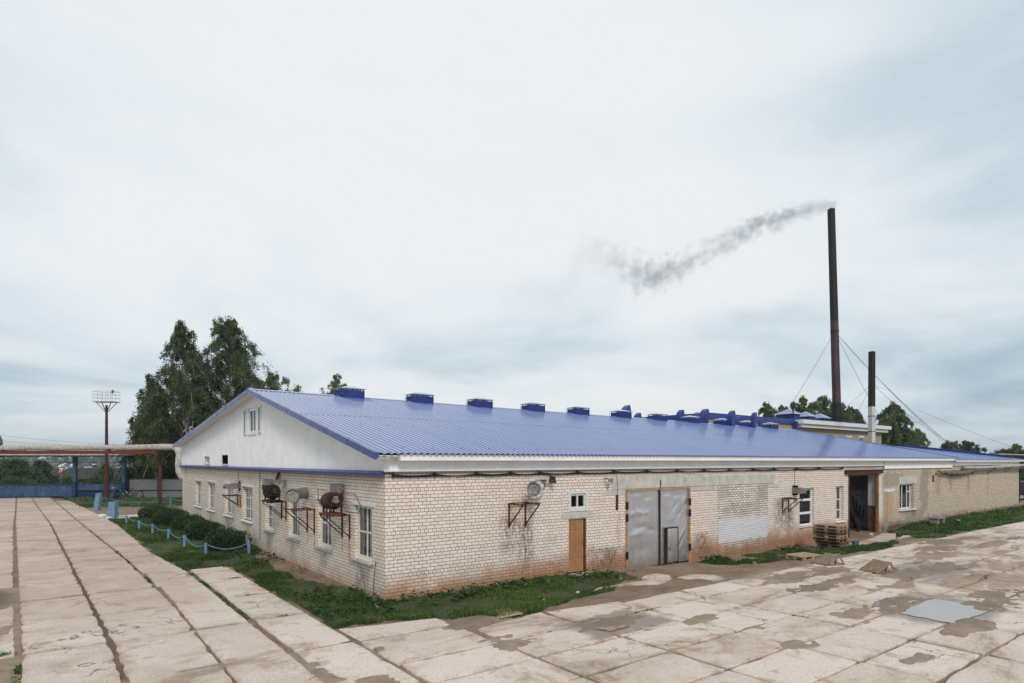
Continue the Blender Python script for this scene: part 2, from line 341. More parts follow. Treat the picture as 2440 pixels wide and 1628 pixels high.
c = t.mix(t.rmp(t.ma('ADD', t.ma('MULTIPLY', ae.outputs['Fac'], .42), t.ma('MULTIPLY', t.ma('SUBTRACT', t.noise(1.9, 7, .72), .5), 1.5)), .30, .66, 0, .7), c, (.38,.265,.185))
ck = t.ma('MULTIPLY', t.rmp(crk.outputs['Distance'], .010, .002), t.rmp(t.noise(.35, 2), .52, .60))
c = t.mix(t.ma('MULTIPLY', ck, .8), c, (.13,.095,.07))
M['concrete'] = t.set(c, t.ma('SUBTRACT', .88, t.ma('MULTIPLY', wetf, .5)), 0, .35, bump=t.ma('SUBTRACT', t.noise(30, 5, .7), t.ma('MULTIPLY', ck, .6)), bstr=.5, bdist=.01)
# earth: brown clay with a green attribute where turf grows
t = NT('earth')
at = t.nt.nodes.new('ShaderNodeAttribute'); at.attribute_name = 'turf'
aw = t.nt.nodes.new('ShaderNodeAttribute'); aw.attribute_name = 'wet'
c = t.mix(t.rmp(t.noise(.9, 7, .65), .35, .65), (.255,.165,.108), (.37,.26,.185))
c = t.mix(t.rmp(t.noise(7, 6, .75), .5, .72, 0, .65), c, (.17,.105,.066))
c = t.mix(t.rmp(t.noise(24, 4, .7), .55, .68, 0, .8), c, (.40,.33,.265))
c = t.mix(t.rmp(t.noise(5.5, 6, .75, t.vec(t.ma('MULTIPLY', t.x, .45), t.ma('MULTIPLY', t.y, 2.2), 0)), .50, .62, 0, .7), c, (.20,.13,.085))
cw = t.ma('MULTIPLY', aw.outputs['Fac'], .72)
an = t.nt.nodes.new('ShaderNodeAttribute'); an.attribute_name = 'thin'
c = t.mix(t.ma('MULTIPLY', an.outputs['Fac'], t.rmp(t.noise(2.4, 6, .7), .3, .6, .35, .85)), c, (.50,.375,.28))
c = t.mix(cw, c, (.09,.055,.036))
tf = t.rmp(t.ma('ADD', at.outputs['Fac'], t.ma('MULTIPLY', t.ma('SUBTRACT', t.noise(2.3, 6, .7), .5), .9)), .35, .7)
c = t.mix(tf, c, t.mix(t.rmp(t.noise(1.2, 6, .7), .35, .65), (.042,.066,.020), (.10,.105,.045)))
M['earth'] = t.set(c, t.ma('SUBTRACT', .9, t.ma('MULTIPLY', aw.outputs['Fac'], .22)), 0, .35, bump=t.ma('ADD', t.noise(14, 7, .75), t.noise(5.5, 6, .75, t.vec(t.ma('MULTIPLY', t.x, .45), t.ma('MULTIPLY', t.y, 2.2), 0))), bstr=1.0, bdist=.05)
def water_mat(name, col, rough, spec=.9):
    t = NT(name); t.set(t.mix(t.rmp(t.noise(.9, 4), .35, .7), col, tuple(q*1.25 for q in col)), rough, 0, spec, bump=t.noise(5, 2), bstr=.02, bdist=.005); t.p.inputs['IOR'].default_value = 1.6; return t.m
M['puddle_grey'] = water_mat('puddle_water', (.27,.245,.23), .06, 1.0)
M['puddle_mud'] = water_mat('muddy_water', (.27,.195,.13), .12, .6)
def leaf_mat(name, a, b, tr=.25):
    t = NT(name); at = t.nt.nodes.new('ShaderNodeAttribute'); at.attribute_name = 'tone'
    c = t.mix(at.outputs['Fac'], a, b)
    t.set(c, .55, 0, .35)
    tl = t.nt.nodes.new('ShaderNodeBsdfTranslucent'); t.nt.links.new(t.mix(.5, c, (b[0]*1.5, b[1]*1.6, b[2])), tl.inputs[0])
    ms = t.nt.nodes.new('ShaderNodeMixShader'); ms.inputs[0].default_value = tr
    t.nt.links.new(t.p.outputs[0], ms.inputs[1]); t.nt.links.new(tl.outputs[0], ms.inputs[2]); t.nt.links.new(ms.outputs[0], t.out.inputs[0]); return t.m
M['birch_leaf'] = leaf_mat('birch_leaves', (.034,.054,.020), (.120,.155,.058), .33)
M['birch_pale'] = leaf_mat('pale_birch_leaves', (.075,.105,.040), (.19,.225,.095), .38)
M['bush_leaf'] = leaf_mat('bush_leaves', (.040,.075,.018), (.125,.19,.05), .3)
M['hedge_leaf'] = leaf_mat('hedge_leaves', (.012,.030,.010), (.050,.098,.026), .12)
M['forest_leaf'] = leaf_mat('forest_leaves', (.035,.052,.030), (.065,.085,.050), .1)
M['grass'] = leaf_mat('grass_blades', (.034,.074,.014), (.125,.205,.045), .28)
M['drygrass'] = leaf_mat('dry_grass_blades', (.12,.11,.05), (.24,.20,.10), .2)
M['birch_bark'] = pm('birch_bark', (.52,.47,.40), .85, 0, .3, 3, .2, stain=(.06,.05,.04), sth=(.55,.62), sscale=5)
M['bark'] = pm('bark', (.14,.11,.085), .9, 0, .3, 6, .2)
M['rust'] = pm('rusty_steel', (.090,.036,.022), .8, .1, .4, 9, .3, stain=(.045,.022,.016), sth=(.5,.65), sscale=5, bstr=.2)
M['rust_bright'] = pm('rusty_orange_steel', (.15,.046,.024), .8, .1, .35, 7, .3, stain=(.08,.03,.018), sth=(.52,.66), sscale=5, bstr=.2)
M['rust_fan'] = pm('dark_red_rust', (.075,.028,.017), .75, .1, .35, 6, .3, stain=(.045,.018,.012), sth=(.5,.66), sscale=5, bstr=.2)
M['black_iron'] = pm('sooty_iron', (.030,.022,.021), .75, .1, .4, 5, .3, stain=(.075,.03,.02), sth=(.58,.72), sscale=6)
M['galv'] = pm('galvanised_steel', (.34,.345,.35), .42, .75, .2, 5, .5, stain=(.20,.18,.16), sth=(.55,.72), sscale=5)
M['galv_dull'] = pm('dull_galvanised_steel', (.27,.265,.25), .55, .5, .2, 6, .4, stain=(.15,.13,.11), sth=(.52,.7), sscale=5)
M['motor'] = pm('pale_blue_motor', (.30,.35,.42), .5, .3, .2, 10, .4)
M['cloth'] = pm('dirty_white_plastic', (.74,.71,.67), .6, 0, .2, 9, .3, stain=(.42,.36,.31), sth=(.56,.72), sscale=9, bstr=.3)
M['cover'] = pm('grey_plastic_cover', (.36,.33,.31), .6, 0, .2, 9, .3, stain=(.22,.19,.17), sth=(.5,.7), sscale=9, bstr=.3)
M['door_wood'] = pm('orange_stained_wood', (.42,.205,.092), .55, 0, .18, 5, .4, stain=(.19,.085,.035), sth=(.56,.75), sscale=4, stretch=(6,6,.8))
M['plywood'] = pm('raw_plywood', (.56,.36,.205), .75, 0, .16, 4, .3, stain=(.35,.2,.11), sth=(.58,.74), sscale=4, stretch=(5,5,.6))
M['gate_frame'] = pm('rusty_yellow_frame', (.47,.27,.13), .75, .1, .3, 6, .3, stain=(.13,.055,.03), sth=(.55,.68), sscale=6)
M['post_brown'] = pm('brown_weathered_post', (.25,.13,.07), .8, 0, .3, 5, .3, stain=(.45,.36,.30), sth=(.58,.7), sscale=3)
M['pallet'] = pm('pallet_wood', (.46,.315,.20), .85, 0, .3, 5, .25, stain=(.17,.12,.085), sth=(.52,.7), sscale=5, bstr=.2, stretch=(1,1,4))
M['pallet_dark'] = pm('dark_pallet_wood', (.19,.12,.075), .85, 0, .3, 5, .25, stain=(.09,.06,.04), sth=(.52,.7), sscale=5)
M['pallet_grey'] = pm('weathered_grey_wood', (.27,.195,.135), .88, 0, .25, 6, .25, stain=(.17,.12,.085), sth=(.55,.7), sscale=5)
M['bluepost'] = pm('pale_blue_paint', (.155,.275,.41), .6, 0, .18, 8, .4, stain=(.09,.14,.2), sth=(.56,.7), sscale=7)
M['bluegate'] = pm('faded_blue_gate_paint', (.050,.098,.19), .6, .1, .22, 2, .4, stain=(.026,.046,.09), sth=(.48,.66), sscale=5, stretch=(1,1,.4))
M['bluegate_dark'] = pm('dark_blue_gate_paint', (.014,.036,.105), .6, .1, .3, 3, .4)
M['bars'] = pm('dark_green_bars', (.04,.07,.065), .7, .1, .2, 4, .3)
M['fence_shaded'] = pm('shaded_grey_white_sheet', (.20,.20,.205), .5, .1, .08, 2, .4, stain=(.15,.14,.135), sth=(.55,.75), sscale=1.5)  # shade over the pale fence is put into this base colour
M['lag'] = pm('cracked_pipe_lagging', (.50,.47,.44), .8, .1, .25, 6, .3, stain=(.25,.2,.165), sth=(.52,.68), sscale=7, bstr=.4)
M['lag_dark'] = pm('torn_dark_lagging', (.15,.13,.115), .9, 0, .4, 7, .25, stain=(.34,.31,.28), sth=(.55,.7), sscale=8, bstr=.6)
M['cable'] = pm('black_cable', (.022,.019,.017), .6, 0, .2, 9, .3)
M['wire'] = pm('steel_wire', (.16,.165,.17), .6, .5, .1, 9, .3)
M['chimney'] = pm('dark_brown_stack', (.085,.043,.043), .65, .2, .25, .5, .35, stain=(.10,.045,.04), sth=(.55,.75), sscale=.8, bstr=0)
M['chimney_black'] = pm('sooted_stack', (.026,.018,.018), .7, .15, .3, .8, .3)
M['stack_white'] = pm('whitewashed_stack', (.62,.60,.59), .7, 0, .1, 1.2, .3, stain=(.38,.25,.16), sth=(.55,.72), sscale=1.6, stretch=(1,1,.4))
M['painted_dark'] = pm('painted_dark_opening', (.012,.012,.013), .9, 0, .1, 3, .1)  # near-black paint stands in for the darkness inside openings
M['inner'] = pm('interior_plaster', (.20,.19,.17), .9, 0, .15, 2, .2)
M['inner_blue'] = pm('blue_grey_plaster', (.42,.45,.53), .85, 0, .2, 1.5, .25, stain=(.24,.26,.32), sth=(.55,.75), sscale=3)
M['inner_white'] = pm('dirty_white_plaster', (.60,.57,.58), .85, 0, .12, 2, .25, stain=(.30,.26,.25), sth=(.62,.72), sscale=2.5)
M['inner_brown'] = pm('brown_painted_plaster', (.17,.075,.045), .8, 0, .3, 4, .25, stain=(.33,.25,.21), sth=(.66,.72), sscale=5)
M['curtain'] = pm('grey_white_curtain', (.80,.77,.74), .9, 0, .2, 3, .2, stain=(.55,.51,.48), sth=(.5,.75), sscale=2)
M['rubber'] = pm('black_rubber', (.018,.018,.019), .8, 0, .2, 9, .3)
M['bike_green'] = pm('green_bike_paint', (.02,.22,.13), .4, .1, .1, 9, .5)
M['bike_grey'] = pm('grey_bike_paint', (.25,.25,.27), .4, .2, .1, 9, .5)
M['steel'] = pm('bright_steel', (.62,.62,.62), .35, .7, .1, 9, .5)
M['sign_red'] = pm('sign_red', (.50,.03,.03), .45, 0, .06, 5, .5)
M['sign_white'] = pm('sign_white', (.78,.78,.78), .45, 0, .04, 5, .5)
M['old_roof'] = pm('weathered_slate_roof', (.062,.052,.052), .9, 0, .25, 1.2, .2, stain=(.095,.08,.078), sth=(.55,.7), sscale=2)
M['log'] = pm('dark_log_wall', (.10,.08,.065), .9, 0, .3, 2, .2)
M['whitehouse'] = pm('white_house_wall', (.72,.73,.75), .8, 0, .05, 1, .3)
M['stone'] = pm('pale_stone', (.56,.54,.51), .85, 0, .2, 10, .3, bstr=.3)
M['bucket'] = pm('teal_plastic', (.08,.20,.21), .5, 0, .2, 8, .4)
M['bench_conc'] = pm('old_concrete_block', (.27,.245,.22), .9, 0, .25, 5, .25, bstr=.3)
M['car'] = pm('dark_car_paint', (.05,.032,.038), .3, .2, .15, 2, .6)
M['glass_dark'] = pm('tinted_glass', (.03,.04,.045), .06, 0, .1, 2, .8)
M['stick'] = pm('old_stick', (.16,.11,.075), .9, 0, .3, 8, .2)
t = NT('window_glass')
gl = N(t.nt, 'ShaderNodeBsdfGlossy', i_Roughness=.03); gl.inputs[0].default_value = (.9,.93,.95,1); tr = t.nt.nodes.new('ShaderNodeBsdfTransparent'); tr.inputs[0].default_value = (.92,.93,.93,1)
fr = N(t.nt, 'ShaderNodeFresnel', i_IOR=1.4); ms = t.nt.nodes.new('ShaderNodeMixShader'); t.nt.links.new(fr.outputs[0], ms.inputs[0]); t.nt.links.new(tr.outputs[0], ms.inputs[1]); t.nt.links.new(gl.outputs[0], ms.inputs[2]); t.nt.links.new(ms.outputs[0], t.out.inputs[0])
M['glass'] = t.m
# dented aluminium-painted gate sheet
t = NT('dented_silver_sheet')
seam = t.noise(2.2, 5, .6, t.scl((1,1,.5)))
c = t.mix(t.rmp(seam, .35, .7), (.66,.66,.69), (.76,.76,.79))
c = t.mix(t.rmp(t.ma('ADD', t.z, t.ma('MULTIPLY', t.noise(3, 5, .7), .5)), .55, -.05, 0, .75), c, (.40,.345,.26))
c = t.mix(t.rmp(t.noise(9, 6, .75, t.scl((2,2,.4))), .66, .8, 0, .3), c, (.30,.25,.21))
M['silver'] = t.set(c, t.rmp(t.noise(3, 5), .35, .7, .26, .34), .78, .5, bump=t.noise(60, 3), bstr=.06, bdist=.004)

# ------------------------------------------------------------------ ground
def sst(a, b, x): q = np.clip((x-a)/(b-a), 0, 1); return q*q*(3-2*q)
DIPX = [-60, 6, 9, 13.5, 19, 24, 31, 36, 60, 200]; DIPZ = [0, 0, -.15, -.24, -.28, -.3, -.28, -.05, 0, 0]
def dip(x, y): return np.interp(x, DIPX, DIPZ)*sst(-3.4, -1.3, y)
GRASS = {
 'gable': [(-2.1,-1.95),(-2.12,8.6),(-3.45,8.7),(-3.85,14.5),(-3.95,26),(-4.2,33.3),(-.8,33.4),(-.1,33),(-.05,12),(-.7,10.5),(-.9,6),(-.5,3.4),(-.1,2.6),(-.1,-.05),(5,-.05),(8.8,-.05),(9.2,-.5),(8.9,-1.4),(7.4,-2.0),(6.2,-2.9),(4.0,-3.1),(2.4,-3.4),(1.5,-3.4),(.7,-3.0),(.3,-2.35),(-1.43,-1.85)],
 'gate_right': [(13.6,-.1),(15.3,-.2),(15.0,-1.0),(14.0,-1.35),(13.7,-.9)],
 'gate_right_b': [(16.6,-.3),(20.5,-.15),(21.2,-.9),(19,-1.2),(16.9,-.9)],
 'pallets': [(19.5,-.2),(21.2,-.3),(21.3,-2.3),(23,-2.7),(25.6,-3.0),(24.3,-3.7),(20.8,-3.95),(18.3,-3.4),(18.5,-1.2)],
 'annex': [(31.6,-.2),(58.6,-.1),(75,-.5),(75,-4.2),(48,-4.15),(36,-4.0),(31.3,-3.85),(27.5,-3.75),(27.4,-3.1),(29.2,-2.3),(29.8,-1.2)],
 'back': [(-5.2,46.5),(-.3,43.5),(6,43),(12,46),(4,60),(-1,62.5),(-4.9,63.5),(-6.2,62.5),(-5.6,54)],
}
# mud lying over slab edges: (x, y, rx, ry, height)
MUD = [(.55,-3.35,.9,.75,.085),(.45,-5.2,.55,.75,.075),(3.3,-5.35,1.35,.8,.085),(4.8,-4.6,.6,.3,.06),(5.05,-6.4,.9,.4,.07),(5.2,-8.9,.7,.45,.065),(5.7,-7.6,.6,.25,.06),(8.6,-8.4,1.1,.8,.075),(10.2,-8.9,1.0,.55,.08),(11.2,-8.5,1.6,.5,.085),(12.4,-4.9,1.9,.75,.085),(11.3,-6.2,1.4,.55,.075),(13.2,-6.2,1.6,.6,.085),(14.6,-5.2,1.3,.75,.085),(13.6,-7.6,1.8,.55,.07),(16.2,-6.9,2.2,.8,.085),(18.6,-7.2,2.2,1.1,.09),(17.3,-8.6,1.8,.7,.08),(21.5,-6.1,2.4,.9,.075),(23.6,-5.4,2.8,.9,.085),(26.5,-4.8,2.2,.9,.09),(29,-5.1,2.2,.7,.08),(27.5,-6.3,2.6,.6,.08),(31.5,-6.3,1.8,.6,.065),(33.5,-5.2,1.6,.4,.06),(24.7,-7.4,1.8,.5,.07),(9.7,-10.6,1.3,.55,.08),(12.6,-10.2,1.2,.8,.07),(14.6,-9.8,1.8,.6,.075),(15.5,-11,1.4,.7,.07),(18.5,-10.4,2,.6,.07),(6.2,-10.9,.9,.35,.06),(3.0,-7.4,.5,.3,.05),(8.0,-11.6,.6,.3,.055),
 (-8.6,-.8,.9,1.2,.075),(-8.9,6.6,.9,1.7,.085),(-9.1,3.0,.9,.7,.06),(-9.4,-3.2,1.2,1.0,.085),(-8.2,2.0,.3,2.4,.05),(-3.4,-4.6,.35,1.1,.06),(-2.9,-5.6,.6,.5,.06),(-5.2,-2.9,.9,.16,.055),(-4.0,-7,.4,.9,.06),(-4.4,.0,.6,.12,.055),(-6.6,33,.4,.8,.06),(-6.0,27.6,.7,.25,.055),(-2.0,-3.9,.25,.4,.05),(-3.55,7.7,.3,.8,.06)]
WET = [(-6.45,9,.45,9),(-6.9,26,.5,9),(3.3,-5.35,1.3,.7),(11.2,-8.5,1.6,.6),(17.5,-7,2.5,1.4),(11.2,-9.7,2.3,1.1),(26.5,-5.2,4,1.3),(13.5,-5.6,2.0,1.0),(10.9,-6.3,1.5,.6),(.6,-3.6,.9,.9),(-8.9,6.6,.8,1.5),(15.5,-10.2,2,1)]
def earth_h(x, y):
    h = -.045+.03*(fbm(x*.8+3, y*.8, 4)-.5)+dip(x, y)
    rg = 1.25*(fbm(x*.8+40, y*1.9+9, 6)-.5)+.9*(fbm(x*2.6+4, y*5+19, 4)-.5); fine = fbm(x*7, y*7, 3)-.5
    top = np.full_like(x, -1.0)
    for (mx_, my_, rx, ry, a) in MUD:
        d = np.sqrt(((x-mx_)/rx)**2+((y-my_)/ry)**2)+rg*1.15
        top = np.maximum(top, np.clip((1.05-d)*1.5, 0, 1)*(a)+fine*.034-.05)
    h = np.maximum(h, np.where(top > -.05, top, -1)+dip(x, y))
    # yard strip between slabs and the wall: raised bare clay
    strip = sst(-4.3, -3.6, y)*sst(-3.4, -2.6, x)*sst(40, 33, x)*(x > -3)
    h = h+strip*(.03+.03*(fbm(x*2.2+8, y*2.2, 4)-.35))
    # land beyond the gate falls to a shallow valley and rises to wooded hills
    dist = np.sqrt((x-CAM[0])**2+(y-CAM[1])**2)
    h = h-sst(88, 260, dist)*9+sst(380, 1300, dist)*16
    return h
def warp(x, y): return x+.55*(fbm(x*1.3+31, y*1.3+7, 4)-.5), y+.65*(fbm(x*1.3+3, y*1.3+57, 4)-.5)
def gh(x, y): return float(earth_h(np.array([float(x)]), np.array([float(y)]))[0])
fx = np.arange(-12, 30.01, .1); fy = np.arange(-13.6, 1.01, .1)
def spread(a, lo, hi, n): return lo+(hi-lo)*(np.linspace(0, 1, n)**a)
xs = np.concatenate([-(spread(3, 12.5, 2600, 40)[::-1]), fx, spread(3.2, 30.4, 2600, 60)])
ys = np.concatenate([-(spread(3, 14, 600, 14)[::-1]), fy, np.arange(1.4, 70, .5), spread(3, 71, 3200, 40)])
X, Y = np.meshgrid(xs, ys); xf, yf = X.ravel(), Y.ravel(); Z = earth_h(xf, yf)
turf = np.zeros(len(xf))
wxf, wyf = warp(xf, yf)
for k, p in GRASS.items(): turf = np.maximum(turf, in_poly(wxf, wyf, p)*1.0)
dist = np.hypot(xf-CAM[0], yf-CAM[1]); turf = np.maximum(turf, (dist > 90)*1.0); turf = np.maximum(turf, ((yf > 66) | (xf > 62) & (yf > 4))*1.0)
wet = np.zeros(len(xf))
for (a, b, rx, ry) in WET: wet = np.maximum(wet, (1.0 if a < -5 else .5)*np.clip(1.5-np.hypot((xf-a)/rx, (yf-b)/ry)-.8*(fbm(xf*1.5, yf*1.5)-.5), 0, 1))
thin = np.zeros(len(xf)); nm = fbm(xf*1.1, yf*1.9, 4)-.5
for (a, b, rx, ry, _) in MUD: thin = np.maximum(thin, sst(1.9, .9, np.hypot((xf-a)/rx, (yf-b)/ry)+nm))
nx, ny = len(xs), len(ys); idx = np.arange(nx*ny).reshape(ny, nx)
F = np.stack([idx[:-1,:-1], idx[:-1,1:], idx[1:,1:], idx[1:,:-1]], -1).reshape(-1, 4)
g = np_mesh('ground', np.stack([xf, yf, Z], 1), F, M['earth'], attrs={'turf': turf, 'wet': wet, 'thin': thin}); tag(g, kind='structure')
g.data.polygons.foreach_set('use_smooth', [True]*len(g.data.polygons))

# concrete slabs: one paved sheet made of separate cast panels
EDGE = {}
def paved(mb, name):
    o = mb.build(name, M['concrete']); a = o.data.attributes.new('edge', 'FLOAT', 'POINT'); v = np.ones(len(mb.v), dtype=np.float32)
    for k in EDGE.get(id(mb), {}): v[k] = 0
    a.data.foreach_set('value', v); return tag(o, kind='structure')
def slab(mb, x0, x1, y0, y1, gap=.03, chip=.5, z=0.0):
    if isinstance(x0, (int, float)): x0 = (x0, x0)
    if isinstance(x1, (int, float)): x1 = (x1, x1)
    if isinstance(y0, (int, float)): y0 = (y0, y0)
    if isinstance(y1, (int, float)): y1 = (y1, y1)
    cs = [(x0[0]+gap, y0[0]+gap), (x1[0]-gap, y0[1]+gap), (x1[1]-gap, y1[1]-gap), (x0[1]+gap, y1[0]-gap)]
    ring = []
    for i in range(4):
        a = Vector(cs[i]); b = Vector(cs[(i+1)%4]); L = (b-a).length; n = max(3, int(L/.28)); d = (b-a).normalized(); nrm = Vector((-d.y, d.x))
        cut0 = random.random()*.10*chip+.015
        for k in range(n):
            q = k/n
            p = a.lerp(b, q)
            if k == 0: p = a+(d+nrm)*cut0*.4
            ring.append(p+nrm*(random.random()**3*.05*chip)+d*random.uniform(-.03, .03))
    tx, ty, dz = random.uniform(-.005, .005), random.uniform(-.006, .006), z+random.uniform(-.008, .008)
    c = sum(ring, Vector((0,0)))/len(ring)
    def zz_(p): return dz+(p.x-c.x)*tx+(p.y-c.y)*ty
    n = len(ring); inner = [p+(c-p).normalized()*.02 for p in ring]; core = [p+(c-p)*min(.6, .34/max(.05, min(abs(p.x-c.x)+.3, abs(p.y-c.y)+.3))) for p in ring]
    vs = [(p.x, p.y, zz_(p)) for p in inner]+[(p.x, p.y, zz_(p)-.014) for p in ring]+[(p.x, p.y, zz_(p)-.14) for p in ring]+[(p.x, p.y, zz_(p)) for p in core]
    fs = [tuple(3*n+i for i in range(n))]+[(i, (i+1)%n, 3*n+(i+1)%n, 3*n+i) for i in range(n)]+[(n+i, n+(i+1)%n, (i+1)%n, i) for i in range(n)]+[(2*n+i, 2*n+(i+1)%n, n+(i+1)%n, n+i) for i in range(n)]
    EDGE.setdefault(id(mb), {}).update({len(mb.v)+3*n+i: 0.0 for i in range(n)})
    mb.add(vs, fs)
def line(pts): return lambda y: float(np.interp(y, [p[0] for p in pts], [p[1] for p in pts]))
LA = line([(-14,-7.7),(0,-7.85),(13.6,-8.35),(32,-9),(51,-9.55),(72,-10.2)]); LB = line([(-14,-6.25),(0,-6.32),(12.8,-6.72),(31,-7.25),(52,-8.2),(72,-9)])
LC = line([(-14,-4.9),(3,-4.68),(12.6,-4.95),(31,-5.8),(53,-6.7),(72,-7.5)]); LD = line([(8,-3.5),(14.5,-3.94),(26,-4.0),(34,-4.25),(54,-5.5),(64,-6.2)])
LE = line([(-14,-3.5),(9,-3.45)]); LF = line([(-14,-2.15),(9,-2.15)])
road = MB()
rows = [-15,-12,-9,-6,-3,.05,3.1,6.05,8.75,11.6,14.9,17.6,20.8,24.4,28.8,32.2,36.5,40.2,44.5,49,53.5,58,62.5,66.5]
for r0, r1 in zip(rows[:-1], rows[1:]):
    cols = [lambda y: LA(y)-4.7, lambda y: LA(y)-3.2, lambda y: LA(y)-1.65, LA, LB, LC]
    for i, (c0, c1) in enumerate(zip(cols[:-1], cols[1:])):
        j = random.uniform(-.12, .12)
        if i == 0 and r1 < 2 or (i < 3 and r0 in (6.05, -3) and i == 2): continue
        gl_, gr_ = (.02, .02)
        w0 = .04 if i == 3 else (.02 if i == 4 else .02); w1 = .045 if i == 2 else (.02 if i == 3 else .01)
        if r0 > 30: w0 *= .6; w1 *= .6
        slab(road, (c0(r0)+w0, c0(r1)+w0), (c1(r0)-w1, c1(r1)-w1), (r0+j+.03, r0+j+.03), (r1+j-.03, r1+j-.03), .014, 1.0)
    if r0 >= 8.7:
        if r0 < 58: slab(road, (LC(r0)+.04, LC(r1)+.04), (LD(r0), LD(r1)), r0+.03, r1-.02, .015, .6)
    else:
        slab(road, LC(r0)+.03, LE(r0)-.05, r0, r1, .012, .9)
        slab(road, LE(r0)+.06, LF(r0)-.0, r0, r1, .02, .7)
slab(road, -4.1, -.1, 33.7, 36.1, .02, 1); 
paved(road, 'road')
yard = MB()
cx_ = [-2.1,.27,2.7,5.1,7.55,9.95,12.35,14.75,17.1,19.5,21.9,24.3,26.7,29.1,31.5,33.9,36.3,38.7,41.1,43.5,45.9,48.3,50.7,53.1,55.5,57.9,60.3,62.7,66,70]
ry_ = [-4.0,-5.0,-6.25,-7.55,-8.9,-10.2,-11.5,-12.8,-14.1,-15.4,-16.7]
for i in range(len(cx_)-1):
    for k in range(len(ry_)-1):
        if k > 6 and cx_[i] > 20: continue
        x0, x1, y1, y0 = cx_[i], cx_[i+1], ry_[k], ry_[k+1]
        if i == 0 and k == 0: slab(yard, x0, x1, (-3.15,-3.2), (-1.95,-2.42), .02, .8); slab(yard, x0, x1, -4.85, (-3.15,-3.2), .012, .9); slab(yard, x0, x1, y0, -4.85, .02, .9); continue
        if i == 0 and k == 1: y1 = -5.0; slab(yard, x0, x1, y0, -5.0, .02, .8); continue
        if i == 1 and k == 0: slab(yard, x0+.15, x1, y0, (-3.75,-3.45), .02, 1); continue
        if i == 2 and k == 0: slab(yard, x0, x1, y0, (-3.5,-3.9), .02, 1); continue
        if 9.6 < x0 < 12.2 and -9.2 < y1 < -8.5: pass
        slab(yard, x0, x1, y0, y1, random.uniform(.015, .035), random.uniform(.4, 1.0))
# broken slabs on the approach to the gate and the doorway
def flat(mb, pts, z, th=.1):
    mb.prism([(x, y, z-th) for x, y in pts], [(x, y, z) for x, y in pts])
def approach(pix, z=-.02):
    pts = [G(1350+a/3.917, 1050+b/3.917, -.06) for a, b in pix]; flat(yard, pts, z+dip(np.array([pts[0][0]]), np.array([pts[0][1]]))[0]*.5)
approach([(240,1425),(330,1395),(560,1365),(840,1360),(930,1335),(980,1300),(960,1275),(840,1258),(740,1275),(700,1300),(760,1315),(620,1335),(450,1365),(300,1390)][::-1], -.0)
approach([(1030,1290),(1200,1262),(1380,1270),(1500,1306),(1380,1325),(1250,1305),(1120,1310)][::-1], -.0)
for pts in ([(22.6,-2.7),(24.6,-3.0),(27.5,-2.3),(29.6,-1.5),(29.2,-1.0),(26.5,-1.6),(23.2,-1.9)], [(25.0,-3.2),(27.2,-3.6),(29.8,-2.6),(29.0,-2.1),(26.2,-2.7)]):
    flat(yard, pts, -.11)
paved(yard, 'pavement')

def puddle(name, pts, mat, z, seed, n=5):
    r = random.Random(seed); ring = []
    for i in range(len(pts)):
        a = Vector(pts[i]); b = Vector(pts[(i+1)%len(pts)])
        for k in range(n):
            q = a.lerp(b, k/n); w_ = float(fbm(np.array([q.x*2.2+seed]), np.array([q.y*2.2]), 4)[0])-.5; c_ = Vector((sum(p[0] for p in pts)/len(pts), sum(p[1] for p in pts)/len(pts))); q = q+(q-c_)*w_*.14; ring.append((q.x+r.uniform(-.03,.03), q.y+r.uniform(-.02,.02), z))
    o = MB().poly(ring).build(name, mat); return tag(o, kind='structure')
puddle('puddle', [(9.78,-9.02),(12.28,-9.0),(12.55,-9.35),(12.75,-9.75),(12.45,-10.3),(12.1,-10.42),(9.75,-10.3)], M['puddle_grey'], .010, 1, 9)
puddle('puddle', [(16.1,-6.75),(16.9,-6.3),(18.1,-6.25),(18.9,-7.0),(19.4,-7.85),(18.7,-7.9),(17.9,-7.3),(17.0,-7.0),(16.5,-7.1)], M['puddle_grey'], .022, 2, 6)
puddle('puddle', [(10.0,-8.4),(10.5,-8.2),(11.2,-8.25),(12.0,-8.2),(12.3,-8.7),(11.6,-8.84),(10.4,-8.8)], M['puddle_mud'], .016, 3, 7)
puddle('puddle', [(2.55,-5.3),(2.9,-5.0),(3.5,-4.93),(4.3,-4.97),(4.25,-5.3),(3.8,-5.5),(3.4,-5.85),(2.75,-5.85)], M['puddle_mud'], .014, 4, 7)
puddle('puddle', [(30.2,-6.2),(31.4,-6.0),(32,-6.3),(31,-6.55)], M['puddle_grey'], .03, 5)

